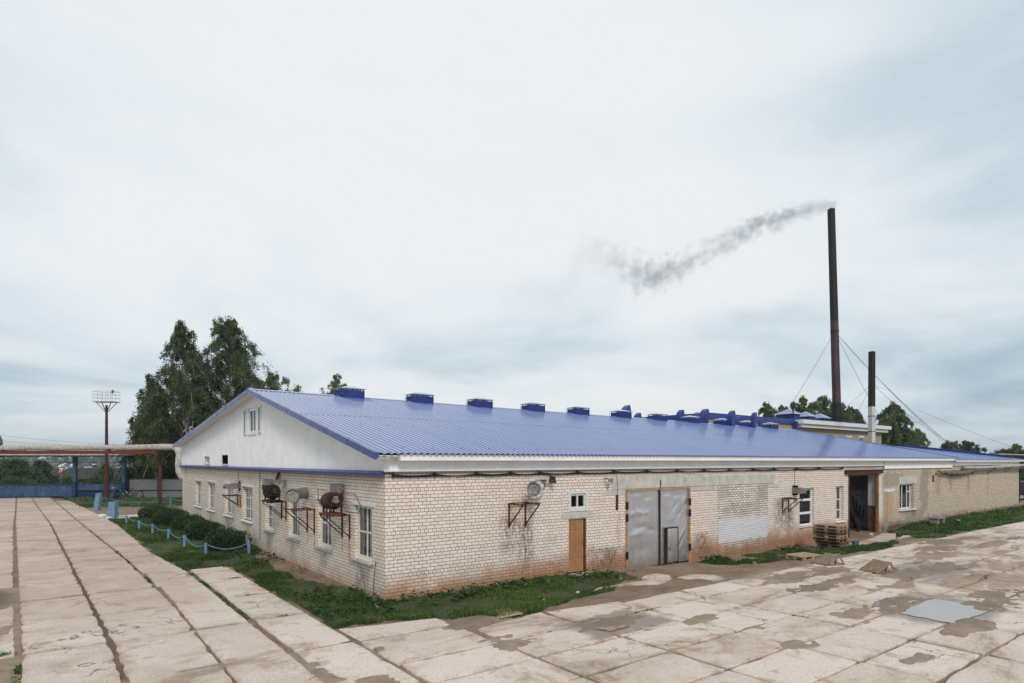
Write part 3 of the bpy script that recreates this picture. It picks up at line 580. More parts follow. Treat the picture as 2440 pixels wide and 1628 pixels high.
# ------------------------------------------------------------------ factory building
RY = 12.6; RZ = 7.02; EY = -.44; EZ = 4.05; BY = 32.5; BZ = 4.95; XL = -.45; DEPTH = 31.9
RZ = 6.95
def roofz(y, x=0): return (EZ+(y-EY)/(RY-EY)*(RZ-EZ) if y <= RY else RZ+(y-RY)/(BY-RY)*(BZ-RZ))-.0088*max(x,0)*min(1, (y-EY)/(RY-EY))
B = thing('factory_building', (0,0,0), 'long single storey white brick factory with blue corrugated roof and silver gate', 'factory building')
def wall(mb, P, u0, u1, z0, z1, ops, d=.25):
    us = sorted({u0, u1, *[o[0] for o in ops], *[o[1] for o in ops]}); zs = sorted({z0, z1, *[o[2] for o in ops], *[o[3] for o in ops]})
    for a, b in zip(us[:-1], us[1:]):
        for c, e in zip(zs[:-1], zs[1:]):
            mu, mz = (a+b)/2, (c+e)/2
            if any(o[0] < mu < o[1] and o[2] < mz < o[3] for o in ops): continue
            mb.quad(P(a,c,0), P(b,c,0), P(b,e,0), P(a,e,0))
    for o in ops:
        dd = o[4] if len(o) > 4 else d; a, b, c, e = o[:4]
        mb.quad(P(a,c,0),P(a,e,0),P(a,e,dd),P(a,c,dd)); mb.quad(P(b,c,0),P(b,e,0),P(b,e,dd),P(b,c,dd))
        mb.quad(P(a,e,0),P(b,e,0),P(b,e,dd),P(a,e,dd)); mb.quad(P(a,c,0),P(b,c,0),P(b,c,dd),P(a,c,dd))
PF = lambda u, z, d: (u, d, z)       # gate wall, d inward
PL = lambda u, z, d: (d, u, z)       # gable wall, d inward
def bx(mb, P, u0, u1, z0, z1, d0, d1):
    a = P(u0,z0,d0); b = P(u1,z1,d1)
    return mb.box(min(a[0],b[0]),max(a[0],b[0]),min(a[1],b[1]),max(a[1],b[1]),min(a[2],b[2]),max(a[2],b[2]))
LWIN = [(.84,2.12,.96,2.54,2,2),(4.02,5.30,.97,2.55,2,2),(7.2,8.5,.98,2.56,2,2),(10.4,11.7,.98,2.52,2,3),(13.75,15.5,1.1,2.64,2,3),(17.4,19.2,1.1,2.66,2,2),(21.6,23.5,1.1,2.64,2,2),(25.3,27.2,1.1,2.62,2,2)]
DOOR = (6.83,7.66,-.05,1.86,.14); GATE = (9.66,13.5,-.6,2.78,.10); SMALL = (6.86,7.68,2.17,2.77,.1)
W3 = (22.2,23.62,.62,2.50,.18); WN = (25.95,26.85,.66,2.52,.22); OPEN = (27.4,31.04,-.6,3.05,.3); DUCTHOLE = (5.36,5.84,2.98,3.25,.3)
X2 = 31.66
wf = MB(); wall(wf, PF, 0, X2, -.6, 3.62, [DOOR, GATE, SMALL, W3, WN, OPEN, DUCTHOLE])
wf.build('wall', M['brick_front'], B)
wl_ = MB(); wall(wl_, PL, 0, DEPTH, -.6, 3.58, [w[:4]+(.16,) for w in LWIN]); wl_.build('wall', M['brick_left'], B)
sh = MB(); sh.quad((.3,DEPTH,-.6),(58.6,DEPTH,-.6),(58.6,DEPTH,4.6),(.3,DEPTH,4.6)); sh.quad((45.2,.6,-.6),(45.2,DEPTH,-.6),(45.2,DEPTH,4.9),(45.2,.6,3.9))
sh.quad((0,0,-.55),(58,0,-.55),(58,DEPTH,-.55),(0,DEPTH,-.55)); sh.quad((.3,.6,3.55),(45,.6,3.55),(45,DEPTH-.2,3.6),(.3,DEPTH-.2,3.6))
sh.build('inner_shell', M['inner'], B)

# windows: frame mesh with pane, curtain, sill and lintel under it
def window(P, u0, u1, z0, z1, rec, cols, rows, fm, fw=.07, mw=.045, sill=None, lintel=None, curtain=None, skew=None, name='window', rowz=None, colu=None):
    mb = MB(); d0, d1 = rec, rec+.07
    bx(mb,P,u0+.004,u0+fw,z0+.004,z1-.004,d0,d1); bx(mb,P,u1-fw,u1-.004,z0+.004,z1-.004,d0,d1); bx(mb,P,u0+fw,u1-fw,z0+.004,z0+fw,d0,d1); bx(mb,P,u0+fw,u1-fw,z1-fw,z1-.004,d0,d1)
    cu = colu or [u0+(u1-u0)*i/cols for i in range(1, cols)]; rz = rowz or [z0+(z1-z0)*i/rows for i in range(1, rows)]
    for c in cu: bx(mb,P,c-mw/2,c+mw/2,z0+fw,z1-fw,d0+.012,d1-.012)
    for r in rz:
        us = [u0+fw]+[q for c in cu for q in (c-mw/2, c+mw/2)]+[u1-fw]
        for a, b in zip(us[::2], us[1::2]): bx(mb,P,a,b,r-mw/2,r+mw/2,d0+.014,d1-.014)
    w = mb.build(name, fm, B)
    cs_ = [P(u0+fw*.6,z0+fw*.6,d0+.035),P(u1-fw*.6,z0+fw*.6,d0+.035),P(u1-fw*.6,z1-fw*.6,d0+.035),P(u0+fw*.6,z1-fw*.6,d0+.035)]
    MB().quad(*(cs_ if P(0,0,1)[1] == 1 else cs_[::-1])).build('pane', M['glass'], w)
    if curtain:
        cm = MB(); n = 22; lo, hi = curtain
        for (a, b) in ((u0+.03, u0+(u1-u0)*lo), (u0+(u1-u0)*hi, u1-.03)):
            if b-a < .05: continue
            pr = [(a+(b-a)*i/n, d0+.11+.02*math.sin(i*2.1+a)) for i in range(n+1)]
            for (p, q), (r, s) in zip(pr[:-1], pr[1:]): cm.quad(P(p,z0+.02,q),P(r,z0+.02,s),P(r,z1-.02,s),P(p,z1-.02,q))
        cm.build('curtain', M['curtain'], w)
    if sill:
        m_, o0, o1, th, out = sill
        s = MB(); a, b = u0-o0, u1+o1
        r = [P(a,z0-th,rec),P(b,z0-th,rec),P(b,z0-th-.03,-out),P(a,z0-th-.03,-out)]; tpp = [P(a,z0-.004,rec),P(b,z0-.004,rec),P(b,z0-.05,-out),P(a,z0-.05,-out)]
        s.prism(r, tpp); s.build('sill', m_, w, bevel=.008)
    if lintel:
        m_, o0, o1, h = lintel; bx(MB(),P,0,1,0,1,0,1)
        l = MB(); bx(l,P,u0-o0,u1+o1,z1+.003,z1+h,-.02,.1); l.build('lintel', m_, w, bevel=.008)
    return w
for i, (a, b, c, d, nc, nr) in enumerate(LWIN):
    window(PL, a, b, c, d, .12, nc, nr, M['white_wood'], .085, .055, sill=(M['sill'] if i < 4 else M['white_paint_conc'], .12, .12, .05, .1), lintel=(M['white_paint_conc'], .22, .16, .115), curtain=[(.5,.8),(.55,.8),(.62,.85),(.5,.6),(.6,.7),(.5,.55),(.45,.55),(.5,.6)][i])
window(PF, 6.90, 7.64, 2.21, 2.73, .03, 2, 1, M['white_wood'], .07, .07, name='small_window')
bdr = MB(); bx(bdr,PF,6.83,6.9,2.12,2.80,-.02,.06); bx(bdr,PF,7.64,7.71,2.12,2.80,-.02,.06); bx(bdr,PF,6.9,7.64,2.73,2.80,-.02,.06); bx(bdr,PF,6.9,7.64,2.12,2.21,-.02,.06); bdr.build('window_surround', M['white_paint_conc'], B, bevel=.01)
window(PF, 22.2, 23.62, .62, 2.50, .12, 1, 3, M['pvc'], .085, .11, rowz=[1.24,1.90], sill=(M['pvc'], .03, .06, .03, .06), name='plastic_window')
window(PF, 25.95, 26.85, .66, 2.52, .16, 1, 3, M['white_wood'], .1, .06, rowz=[1.22,1.78], sill=(M['white_paint_conc'], .05, .1, .06, .1), curtain=(.8,1), name='narrow_window')
# sewing clutter seen on the sill of the plastic window
# concrete beams, lintels
for a, b, z0, z1, nm in ((8.92,14.40,2.82,3.28,'concrete_beam'),(14.44,19.85,2.81,3.26,'concrete_beam')):
    q = MB(); bx(q,PF,a,b,z0,z1,-.03,.1); q.build(nm, M['conc_trim'], B, bevel=.012)
q = MB(); bx(q,PF,6.52,7.98,1.88,2.09,-.025,.1); q.build('door_lintel', M['conc_trim'], B, bevel=.01)
for a, b, z0, z1 in ((8.5,9.62,2.60,2.815),(13.56,15.4,2.62,2.805),(19.3,20.3,2.62,2.805)):
    q = MB(); bx(q,PF,a,b,z0,z1,-.012,.08); q.build('bearing_pad', M['conc_trim'], B, bevel=.01)
# bricked-up opening
q = MB(); bx(q,PF,15.42,19.27,-.6,2.78,-.03,.04); q.build('bricked_up_opening', M['brick_filled'], B)
# orange door
door = MB(); bx(door,PF,6.86,7.57,.02,1.86,.06,.10)
for i in range(9):
    u = 6.88+i*.075; bx(door,PF,u,u+.052,.50,1.40,.045,.06)
    bx(door,PF,u,u+.052,1.46,1.80,.045,.06)
    bx(door,PF,u,u+.052,.08,.42,.05,.06)
dob = door.build('door', M['door_wood'], B)
q = MB(); q.tube([(7.50,.02,.95),(7.50,-.0,.95),(7.50,-.0,1.08),(7.50,.02,1.08)], .012, 6); q.build('handle', M['galv'], dob)
q = MB(); bx(q,PF,6.83,6.862,-.05,1.86,.03,.12); bx(q,PF,7.572,7.66,-.05,1.86,.03,.12); q.build('door_frame', M['rust'], B)
q = MB(); bx(q,PF,6.75,7.75,-.28,-.03,-.35,.12); q.build('doorstep', M['conc_trim'], B, bevel=.015)
# silver gate: two dented leaves, wicket, frame
DENTS = [(10.05,1.86,.16,.10,-.045,.2),(10.45,1.90,.17,.09,-.05,-.2),(10.85,1.88,.2,.08,-.035,.1),(10.3,2.5,.25,.09,-.025,0),(10.95,2.48,.24,.08,.03,.1),(10.6,1.35,.42,.10,.035,.05),(10.2,1.08,.3,.09,-.03,.1),(11.1,1.2,.25,.1,.03,-.1),(10.5,.5,.5,.2,.02,0),
  (12.1,2.45,.2,.09,-.035,.1),(12.7,2.5,.25,.07,.03,0),(12.55,2.02,.30,.055,.04,.7),(12.85,1.75,.35,.06,.032,.75),(13.15,2.25,.10,.12,-.035,.2),(13.05,.95,.32,.05,-.035,.95),(12.95,.6,.28,.05,.03,1.0),(12.3,1.55,.3,.12,-.02,.1)]
def dent(u, z, s):
    v = .016*(float(fbm(np.array([u*1.1+s]), np.array([z*.9+2*s]), 2)[0])-.5)*2
    for du, dz, ru, rz, a, t_ in DENTS:
        c, n = math.cos(t_), math.sin(t_); p = ((u-du)*c+(z-dz)*n)/ru; q = (-(u-du)*n+(z-dz)*c)/rz
        v += a*.62*math.exp(-p*p-q*q)
    return v
def leaf(u0, u1, z0, z1, s):
    nu, nz = 40, 60; vs = []; fs = []
    for j in range(nz+1):
        for i in range(nu+1):
            u = u0+(u1-u0)*i/nu; z = z0+(z1-z0)*j/nz
            e = min(i, nu-i)/4; e2 = min(j, nz-j)/4; k = min(1, e)*min(1, e2)
            vs.append((u, .03+dent(u, z, s)*k, z))
    for j in range(nz):
        for i in range(nu): a = j*(nu+1)+i; fs.append((a, a+1, a+nu+2, a+nu+1))
    return MB().add(vs, fs)
for nm, u0, u1, s in (('gate_leaf',9.76,11.575,1.7),('gate_leaf',11.64,13.40,5.3)):
    lf = leaf(u0, u1, -.19, 2.73, s).build(nm, M['silver'], B, smooth=True)
    for z in (.35, 1.75, 2.2):
        u = u0-.05 if u0 < 10 else u1+.05; bx(MB(),PF,u-.045,u+.045,z-.14,z+.14,-.07,.0).build('hinge', M['black_iron'], lf)
    rb = MB(); bx(rb,PF,u0,u1,-.42,-.2,-.01,.02); rb.build('bottom_flap', M['rubber'], lf)
wk = leaf(12.02, 12.66, -.12, 1.2, 9.1)
wk.v = [(x, y-.075, z) for x, y, z in wk.v]; wko = wk.build('wicket_door', M['silver'], B, smooth=True)
q = MB(); bx(q,PF,11.90,12.02,-.2,1.22,-.06,-.0); bx(q,PF,11.90,12.68,1.2,1.235,-.07,.0); bx(q,PF,12.655,12.68,-.2,1.2,-.06,.0); q.build('wicket_frame', M['black_iron'], wko)
q = MB(); q.tube([(12.09,-.05,.44),(12.09,-.11,.44),(12.13,-.11,.36),(12.09,-.05,.36)], .012, 6); q.build('handle', M['black_iron'], wko)
q = MB(); bx(q,PF,12.44,12.56,-.12,.2,-.065,-.05); q.build('patch_plate', M['galv_dull'], wko)
q = MB(); bx(q,PF,9.665,9.75,-.3,2.775,-.04,.06); bx(q,PF,13.41,13.495,-.3,2.775,-.04,.06); bx(q,PF,9.75,13.41,2.735,2.775,-.04,.06); q.build('gate_frame', M['gate_frame'], B)
q = MB(); bx(q,PF,11.585,11.63,-.55,2.9,-.03,.05); bx(q,PF,11.592,11.622,2.9,3.12,-.06,-.035); q.build('gate_bolt', M['black_iron'], B)
q = MB(); bx(q,PF,9.14,9.26,2.06,2.62,-.02,.02); q.build('wall_slot', M['rust'], B)
# doorway at the right: vestibule, deep painted jamb, steel head
v = MB(); v.quad((27.0,7,-.5),(32.6,7,-.5),(32.6,7,2.02),(27.0,7,2.02)); v.quad((32.6,.3,-.5),(32.6,7,-.5),(32.6,7,2.02),(32.6,.3,2.02)); v.build('lobby_wall', M['inner_blue'], B)
v = MB(); v.quad((27.0,7,2.02),(32.6,7,2.02),(32.6,7,3.4),(27.0,7,3.4)); v.quad((32.6,.3,2.02),(32.6,7,2.02),(32.6,7,3.4),(32.6,.3,3.4)); v.quad((27.0,.3,-.5),(27.0,7,-.5),(27.0,7,3.4),(27.0,.3,3.4)); v.quad((27.0,.3,3.4),(32.6,.3,3.4),(32.6,7,3.4),(27.0,7,3.4)); v.build('lobby_upper_wall', M['inner'], B)
v = MB(); v.quad((31.0,.05,1.25),(31.0,.52,1.25),(31.0,.52,3.05),(31.0,.05,3.05)); v.build('jamb_upper', M['inner_white'], B)
v = MB(); v.quad((31.0,.05,-.5),(31.0,.52,-.5),(31.0,.52,1.25),(31.0,.05,1.25)); v.quad((31.0,.52,-.5),(32.6,.52,-.5),(32.6,.52,3.4),(31.0,.52,3.4)); v.build('jamb_lower', M['inner_brown'], B)
v = MB(); v.quad((27.0,-.1,-.285),(32.6,-.1,-.285),(32.6,7,-.285),(27.0,7,-.285)); v.build('lobby_floor', M['earth'], B)
v = MB(); bx(v,PF,30.88,31.06,-.4,3.06,-.06,.06); v.build('door_post', M['post_brown'], B)
v = MB(); bx(v,PF,27.36,27.44,-.4,3.06,-.05,.05); v.build('door_post', M['rust'], B)
v = MB(); bx(v,PF,26.9,31.45,3.14,3.34,-.14,.04); bx(v,PF,26.9,31.45,3.33,3.36,-.2,.04); bx(v,PF,27.4,31.1,3.05,3.1,-.08,.05); v.build('steel_head', M['rust'], B)
# annex wall with its window and plywood panel
WW = (34.1,36.25,.86,2.42,.25); PLY = (32.38,33.12,.0,1.98,.06); VENT = (39.3,39.7,2.45,2.9,.2)
wa = MB(); wall(wa, PF, X2, 58.55, -.6, 3.72, [WW, PLY, VENT]); wa.quad((58.55,0,-.6),(58.55,DEPTH,-.6),(58.55,DEPTH,4.6),(58.55,0,3.72)); wa.build('annex_wall', M['brick_annex'], B)
window(PF, 34.1, 36.25, .86, 2.42, .2, 3, 1, M['pvc'], .08, .07, colu=[35.0,35.75], sill=(M['pvc'], .05, .35, .04, .14), name='plastic_window')
q = MB(); bx(q,PF,35.8,36.16,1.9,1.96,.2,.28); q.build('vent_pane_bar', M['pvc'], B)
q = MB(); bx(q,PF,34.0,36.7,2.44,2.88,-.02,.1); q.build('window_lintel', M['conc_trim'], B, bevel=.02)
q = MB(); bx(q,PF,32.4,33.1,.25,1.97,-.01,.03); bx(q,PF,32.38,33.12,1.06,1.09,-.016,.03); q.build('plywood_panel', M['plywood'], B)
q = MB(); bx(q,PF,31.95,33.45,2.04,2.2,-.02,.08); bx(q,PF,32.3,33.2,1.985,2.04,-.012,.05); q.build('panel_lintel', M['white_paint_conc'], B, bevel=.015)
q = MB(); bx(q,PF,32.38,33.12,-.2,.24,-.005,.05); q.build('panel_footing', M['bench_conc'], B)
q = MB(); bx(q,PF,39.32,39.68,2.47,2.88,.05,.07); q.build('wall_hole_dark', M['painted_dark'], B)  # near-black plate paints the dark inside the opening
q = MB(); bx(q,PF,58.56,58.68,-.3,3.5,-.05,.08); q.build('drainpipe', M['black_iron'], B)
q = MB(); q.prism([(X2,-.07,-.5),(58.6,-.07,-.5),(58.6,0,-.5),(X2,0,-.5)],[(X2,-.05,.02),(58.6,-.05,.28),(58.6,-.0,.3),(X2,-.0,.04)]); q.build('plinth', M['brick_annex'], B)

# ribbed white siding
def ribs(mb, P, u0, u1, zb, ztf, ops=(), pitch=.1, d=-.05, h=.012):
    n = int(round((u1-u0)/pitch))
    for i in range(n):
        a = u0+i*pitch; prof = [(a, 0), (a+.055, 0), (a+.066, h), (a+.089, h), (a+pitch, 0)]
        for (p, dp), (q, dq) in zip(prof[:-1], prof[1:]):
            seg = [(zb, None)]
            cuts = sorted([(o[2], o[3]) for o in ops if o[0] <= (p+q)/2 <= o[1]]); lo = zb
            for c0, c1 in cuts: mb.quad(P(p,lo,d+dp),P(q,lo,d+dq),P(q,c0,d+dq),P(p,c0,d+dp)); lo = c1
            mb.quad(P(p,lo,d+dp),P(q,lo,d+dq),P(q,ztf(q),d+dq),P(p,ztf(p),d+dp))
GW = (12.9,14.15,5.1,6.24); H1 = (22.55,23.95,3.70,4.10); H2 = (18.1,19.5,3.70,4.16)
gs = MB(); ribs(gs, PL, -.06, DEPTH, 3.585, lambda y: roofz(y)-.06, [GW, H1, H2]); gs.build('gable_siding', M['siding'], B)
q = MB(); q.poly([(.35,0,3.6),(.35,DEPTH,3.6),(.35,DEPTH,roofz(DEPTH)-.1),(.35,RY,RZ-.1),(.35,0,roofz(0)-.1)]); q.build('gable_dark_sheet', M['painted_dark'], B)  # near-black sheet paints the dark loft behind the gable window
w = window(lambda u,z,d: (d,u,z), 12.9, 14.15, 5.1, 6.24, -.03, 2, 1, M['pvc'], .12, .09, name='gable_window')
q = MB()
for a, b, c, d in ((12.82,12.9,5.02,6.32),(14.15,14.23,5.02,6.32)): bx(q,PL,a,b,c,d,-.075,-.03)
bx(q,PL,12.9,14.15,6.24,6.32,-.075,-.03); bx(q,PL,12.9,14.15,5.02,5.1,-.075,-.03); q.build('architrave', M['white_trim'], w)
for a, b in ((14.5,14.98),(12.05,12.52)):
    q = MB(); z0, z1 = 5.08, 6.28
    bx(q,PL,a,a+.08,z0,z1,-.10,-.06); bx(q,PL,b-.08,b,z0,z1,-.10,-.06); bx(q,PL,a+.08,b-.08,z0,z0+.08,-.10,-.06); bx(q,PL,a+.08,b-.08,z1-.08,z1,-.10,-.06)
    s = q.build('shutter', M['white_trim'], B)
    q = MB()
    for k in range(17):
        z = z0+.11+k*.0605; q.prism([(-.062,a+.08,z+.03),(-.062,b-.08,z+.03),(-.056,b-.08,z+.034),(-.056,a+.08,z+.034)],[(-.098,a+.08,z),(-.098,b-.08,z),(-.094,b-.08,z+.006),(-.094,a+.08,z+.006)])
    q.build('slats', M['white_trim'], s); q = MB(); bx(q,PL,a+.07,b-.07,z0+.06,z1-.06,-.053,-.05); q.build('slat_backing', M['inner'], s)
for (a, b, c, d, *_), m_, nm in ((H1, M['white_trim'], 'hatch'), (H2, M['painted_dark'], 'hatch')):
    q = MB(); P = PL
    wall_d = .3
    q.quad(P(a,c,-.05),P(a,d,-.05),P(a,d,wall_d),P(a,c,wall_d)); q.quad(P(b,c,-.05),P(b,d,-.05),P(b,d,wall_d),P(b,c,wall_d)); q.quad(P(a,d,-.05),P(b,d,-.05),P(b,d,wall_d),P(a,d,wall_d)); q.quad(P(a,c,-.05),P(b,c,-.05),P(b,c,wall_d),P(a,c,wall_d)); q.quad(P(a,c,wall_d),P(b,c,wall_d),P(b,d,wall_d),P(a,d,wall_d))
    ho = q.build(nm, m_, B)
    q = MB(); bx(q,P,a-.05,a,c-.05,d+.05,-.08,-.03); bx(q,P,b,b+.05,c-.05,d+.05,-.08,-.03); bx(q,P,a,b,d,d+.05,-.08,-.03); bx(q,P,a,b,c-.05,c,-.08,-.03); q.build('hatch_frame', M['white_trim'], ho)
q = MB(); q.prism([(-.02,-.07,3.485),(-.02,DEPTH+.1,3.485),(-.22,DEPTH+.1,3.455),(-.22,-.07,3.455)],[(-.02,-.07,3.60),(-.02,DEPTH+.1,3.60),(-.22,DEPTH+.1,3.525),(-.22,-.07,3.525)]); q.build('blue_drip_strip', M['blue_trim'], B)
# eaves along the gate wall
def zlow(x): return 3.585 if x < 31.7 else 3.40
q = MB(); ribs(q, PF, -.05, 31.75, 3.585, lambda x: 3.99, d=-.06); 
ribs(q, PF, 31.8, 42.8, 3.41, lambda x: 3.94, d=-.06); ribs(q, PF, 42.8, 58.5, 3.55, lambda x: 3.90, d=-.06); q.build('eaves_siding', M['siding'], B)
q = MB(); q.box(-.075,-.03,-.085,-.03,3.59,4.0); bx(q,PF,-.06,31.8,3.565,3.59,-.085,-.02); bx(q,PF,31.8,42.9,3.39,3.415,-.085,-.02); bx(q,PF,42.9,58.6,3.53,3.555,-.085,-.02); bx(q,PF,31.78,31.81,3.415,3.565,-.085,-.02)
bx(q,PF,.28,42.7,3.872,3.90,-.375,-.06); bx(q,PF,42.72,58.9,3.80,3.83,-.335,-.06); q.build('eaves_trim', M['white_trim'], B)
q = MB(); ribs(q, PF, .3, 42.7, 3.90, lambda x: 4.045, d=-.36); ribs(q, PF, 42.72, 58.9, 3.83, lambda x: 3.94, d=-.32); bx(q,PF,.285,.305,3.90,4.03,-.36,-.06); bx(q,PF,-.40,.28,3.985,4.02,-.36,-.06); q.build('fascia', M['siding'], B)

# corrugated roof
def corrugate(mb, rows, x0, fall, pitch=.2, h=.036):
    """rows: list of (y, z, x_end); one trapezoid rib every pitch"""
    n = int((max(r[2] for r in rows)-x0)/pitch)
    prof = [(0,0),(.085,0),(.115,h),(.175,h),(.2,0)]
    for (ya, za, xa), (yb, zb, xb) in zip(rows[:-1], rows[1:]):
        for i in range(n):
            for (p, hp), (q, hq) in zip(prof[:-1], prof[1:]):
                u0, u1 = x0+i*pitch+p, x0+i*pitch+q
                if u1 > xb and u1 > xa: continue
                ka, kb = (.0088*(ya-EY)/(RY-EY), .0088*(yb-EY)/(RY-EY)) if fall else (0, 0)
                mb.quad((min(u0,xa),ya,za+hp-ka*max(u0,0)),(min(u1,xa),ya,za+hq-ka*max(u1,0)),(min(u1,xb),yb,zb+hq-kb*max(u1,0)),(min(u0,xb),yb,zb+hp-kb*max(u0,0)))
rf = MB(); ym = 6.2
corrugate(rf, [(EY, EZ, 42.75), (ym, roofz(ym), 44.1)], XL, True); corrugate(rf, [(ym-.15, roofz(ym-.15)+.006, 44.1), (RY, RZ, 45.4)], XL, True)
rf.quad((XL,RY,RZ+.02),(45.4,RY,RZ-.38),(45.4,BY,BZ-.38),(XL,BY,BZ+.02))
roof = rf.build('roof', M['roof'], B)
rc = MB()
for sgn in (-1, 1):
    r_ = []
    for dz in (0, .022):
        for x in (XL, 45.4):
            f_ = .0088*max(x, 0); a_ = [(x, RY+sgn*.2, RZ-.01-f_+dz), (x, RY, RZ+.045-f_+dz)]; r_.append(a_)
    rc.prism([r_[0][0], r_[1][0], r_[1][1], r_[0][1]], [r_[2][0], r_[3][0], r_[3][1], r_[2][1]])
rc.build('ridge_cap', M['roof'], roof)
vt = MB()
def strip_(y0, y1, k=6):
    for i in range(k):
        a = y0+(y1-y0)*i/k; b = y0+(y1-y0)*(i+1)/k-.015*(1 if y1 > y0 else -1)
        j = random.uniform(-.008, .008)
        vt.prism([(XL-.05+j,a,roofz(a)-.15),(XL-.05+j,b,roofz(b)-.15),(XL-.01,b,roofz(b)-.15),(XL-.01,a,roofz(a)-.15)],[(XL-.05+j,a,roofz(a)+.045),(XL-.05+j,b,roofz(b)+.045),(XL+.10,b,roofz(b)+.05),(XL+.10,a,roofz(a)+.05)])
strip_(EY-.02, RY, 7); strip_(RY, BY+.05, 10); vt.build('verge_trim', M['verge'], roof)
sf = MB()
for y0, y1 in ((EY,RY),(RY,BY)): sf.quad((XL,y0,roofz(y0)-.12),(-.04,y0,roofz(y0)-.12),(-.04,y1,roofz(y1)-.12),(XL,y1,roofz(y1)-.12))
sf.build('verge_soffit', M['white_trim'], roof)
vb = MB(); vb.bar((42.76,EY,EZ+.02),(45.42,RY,RZ-.37),.06,.1); vb.build('end_verge', M['roof'], roof)
# roof screws: rows of dark washers
q = MB()
for yy in (.3, 4.2, 8.6):
    for i in range(22):
        x = XL+.145+i*1.0+(.4 if yy == 4.2 else 0); z = roofz(yy, x)+.036; q.box(x-.009,x+.009,yy-.012,yy+.012,z,z+.009)
q.build('screws', M['rubber'], roof)['kind'] = 'stuff'
# ridge vents
def roof_vent(x):
    y0, y1 = 12.22, 12.98; zb = roofz(y0, x)-.1; x0, x1 = x-.58, x+.58; zt = RZ-.0088*x+.30
    b = MB(); b.box(x0,x1,y0,y1,zb,zt)
    n = 12
    for i in range(n+1):
        u = x0+(x1-x0)*i/n; b.box(u-.012,u+.012,y0-.018,y0-.001,zb,zt)
    for i in range(8):
        u = y0+.05+i*.115; b.box(x0-.018,x0-.001,u-.012,u+.012,zb,zt)
    o = b.build('roof_vent', M['blue_trim'], B)
    for (u, w_) in ((x0+.03,y0+.03),(x1-.03,y0+.03),(x0+.03,y1-.03),(x1-.03,y1-.03),(x,y0+.03),(x,y1-.03)): MB().box(u-.02,u+.02,w_-.02,w_+.02,zt+.001,zt+.07).build('vent_post', M['blue_dark'], o)
    b = MB(); e = .06; zc = zt+.07
    b.prism([(x0-e,y0-e,zc),(x1+e,y0-e,zc),(x1+e,y1+e,zc),(x0-e,y1+e,zc)],[(x0-e,y0-e,zc+.025),(x1+e,y0-e,zc+.025),(x1+e,y1+e,zc+.025),(x0-e,y1+e,zc+.025)])
    b.prism([(x0-e+.002,y0-e+.002,zc+.026),(x1+e-.002,y0-e+.002,zc+.026),(x1+e-.002,y1+e-.002,zc+.026),(x0-e+.002,y1+e-.002,zc+.026)],[(x0+.35,y0+.38,zc+.15),(x1-.35,y0+.38,zc+.15),(x1-.35,y1-.38,zc+.15),(x0+.35,y1-.38,zc+.15)])
    b.build('vent_cap', M['roof'], o)
for x in (4.15,7.95,11.7,15.5,19.15,23.05,26.75,30.5,34.45,37.9,41.35): roof_vent(x)
# gooseneck ducts behind the ridge
def duct(px, pyt, pyb, w, y):
    x, zt = FW(px, pyt, y); _, zb = FW(px, pyb, y); zb = roofz(y, x)-.2
    r = w*.75; d = MB(); pth = [(x, zb)]+[(x+r-r*math.cos(a)-.0, zt-r-w/2+r*math.sin(a)) for a in [i*math.pi/10 for i in range(5)]]
    pth = [(x, zb), (x, zt-r-w/2)]
    for i in range(1, 6):
        a = i*math.pi/2/5*.92; pth.append((x+r-r*math.cos(a), zt-r-w/2+r*math.sin(a)))
    ringprev = None; vs = []; fs = []
    for i, (a, b) in enumerate(pth):
        p = pth[min(i+1,len(pth)-1)]; q = pth[max(i-1,0)]; dx, dz = p[0]-q[0], p[1]-q[1]; L = math.hypot(dx, dz); nx_, nz_ = -dz/L, dx/L; sw = w/2*(1.12 if i == len(pth)-1 else 1)
        vs += [(a+nx_*sw, y-w/2, b+nz_*sw), (a-nx_*sw, y-w/2, b-nz_*sw), (a-nx_*sw, y+w/2, b-nz_*sw), (a+nx_*sw, y+w/2, b+nz_*sw)]
        if i: o = 4*(i-1); fs += [(o+k, o+(k+1)%4, o+4+(k+1)%4, o+4+k) for k in range(4)]
    d.add(vs, fs); ob = d.build('exhaust_duct', M['blue_trim'], B)
    e = vs[-4:]; sx = (pth[-1][0]-pth[-2][0])*.02
    MB().poly([(p[0]-.03, p[1], p[2]) for p in e]).build('duct_mouth_dark', M['painted_dark'], ob)  # near-black sheet paints the shade inside the duct
    q = MB(); z = zt-r-w/2-.02; q.box(x-w/2-.02,x+w/2+.02,y-w/2-.02,y+w/2+.02,z-.025,z+.0); q.build('flange', M['blue_dark'], ob)
for a in ((1490,966,988,.48,14.5),(1518,984,993,.4,15.5),(1620,977,1000,.42,14.0),(1677,975,1003,.52,13.6),(1742,979,1013,.42,12.0),(1758,991,1009,.45,16),(1796,983,1017,.32,12.0),(1811,997,1013,.33,16)): duct(*a)
x, z = FW(1662, 982, 15); q = MB(); q.tube([(x,15,RZ-.6),(x,15,z-.25)], .16, 10); o = q.build('mushroom_vent', M['galv'], B)
q = MB(); q.tube([(x,15,z-.17),(x,15,z-.14),(x,15,z)], [.42,.42,.05], 12)
for a in range(4): q.bar((x+.15*math.cos(a*1.57),15+.15*math.sin(a*1.57),z-.25),(x+.2*math.cos(a*1.57),15+.2*math.sin(a*1.57),z-.15),.03)
q.build('vent_cap', M['galv'], o)
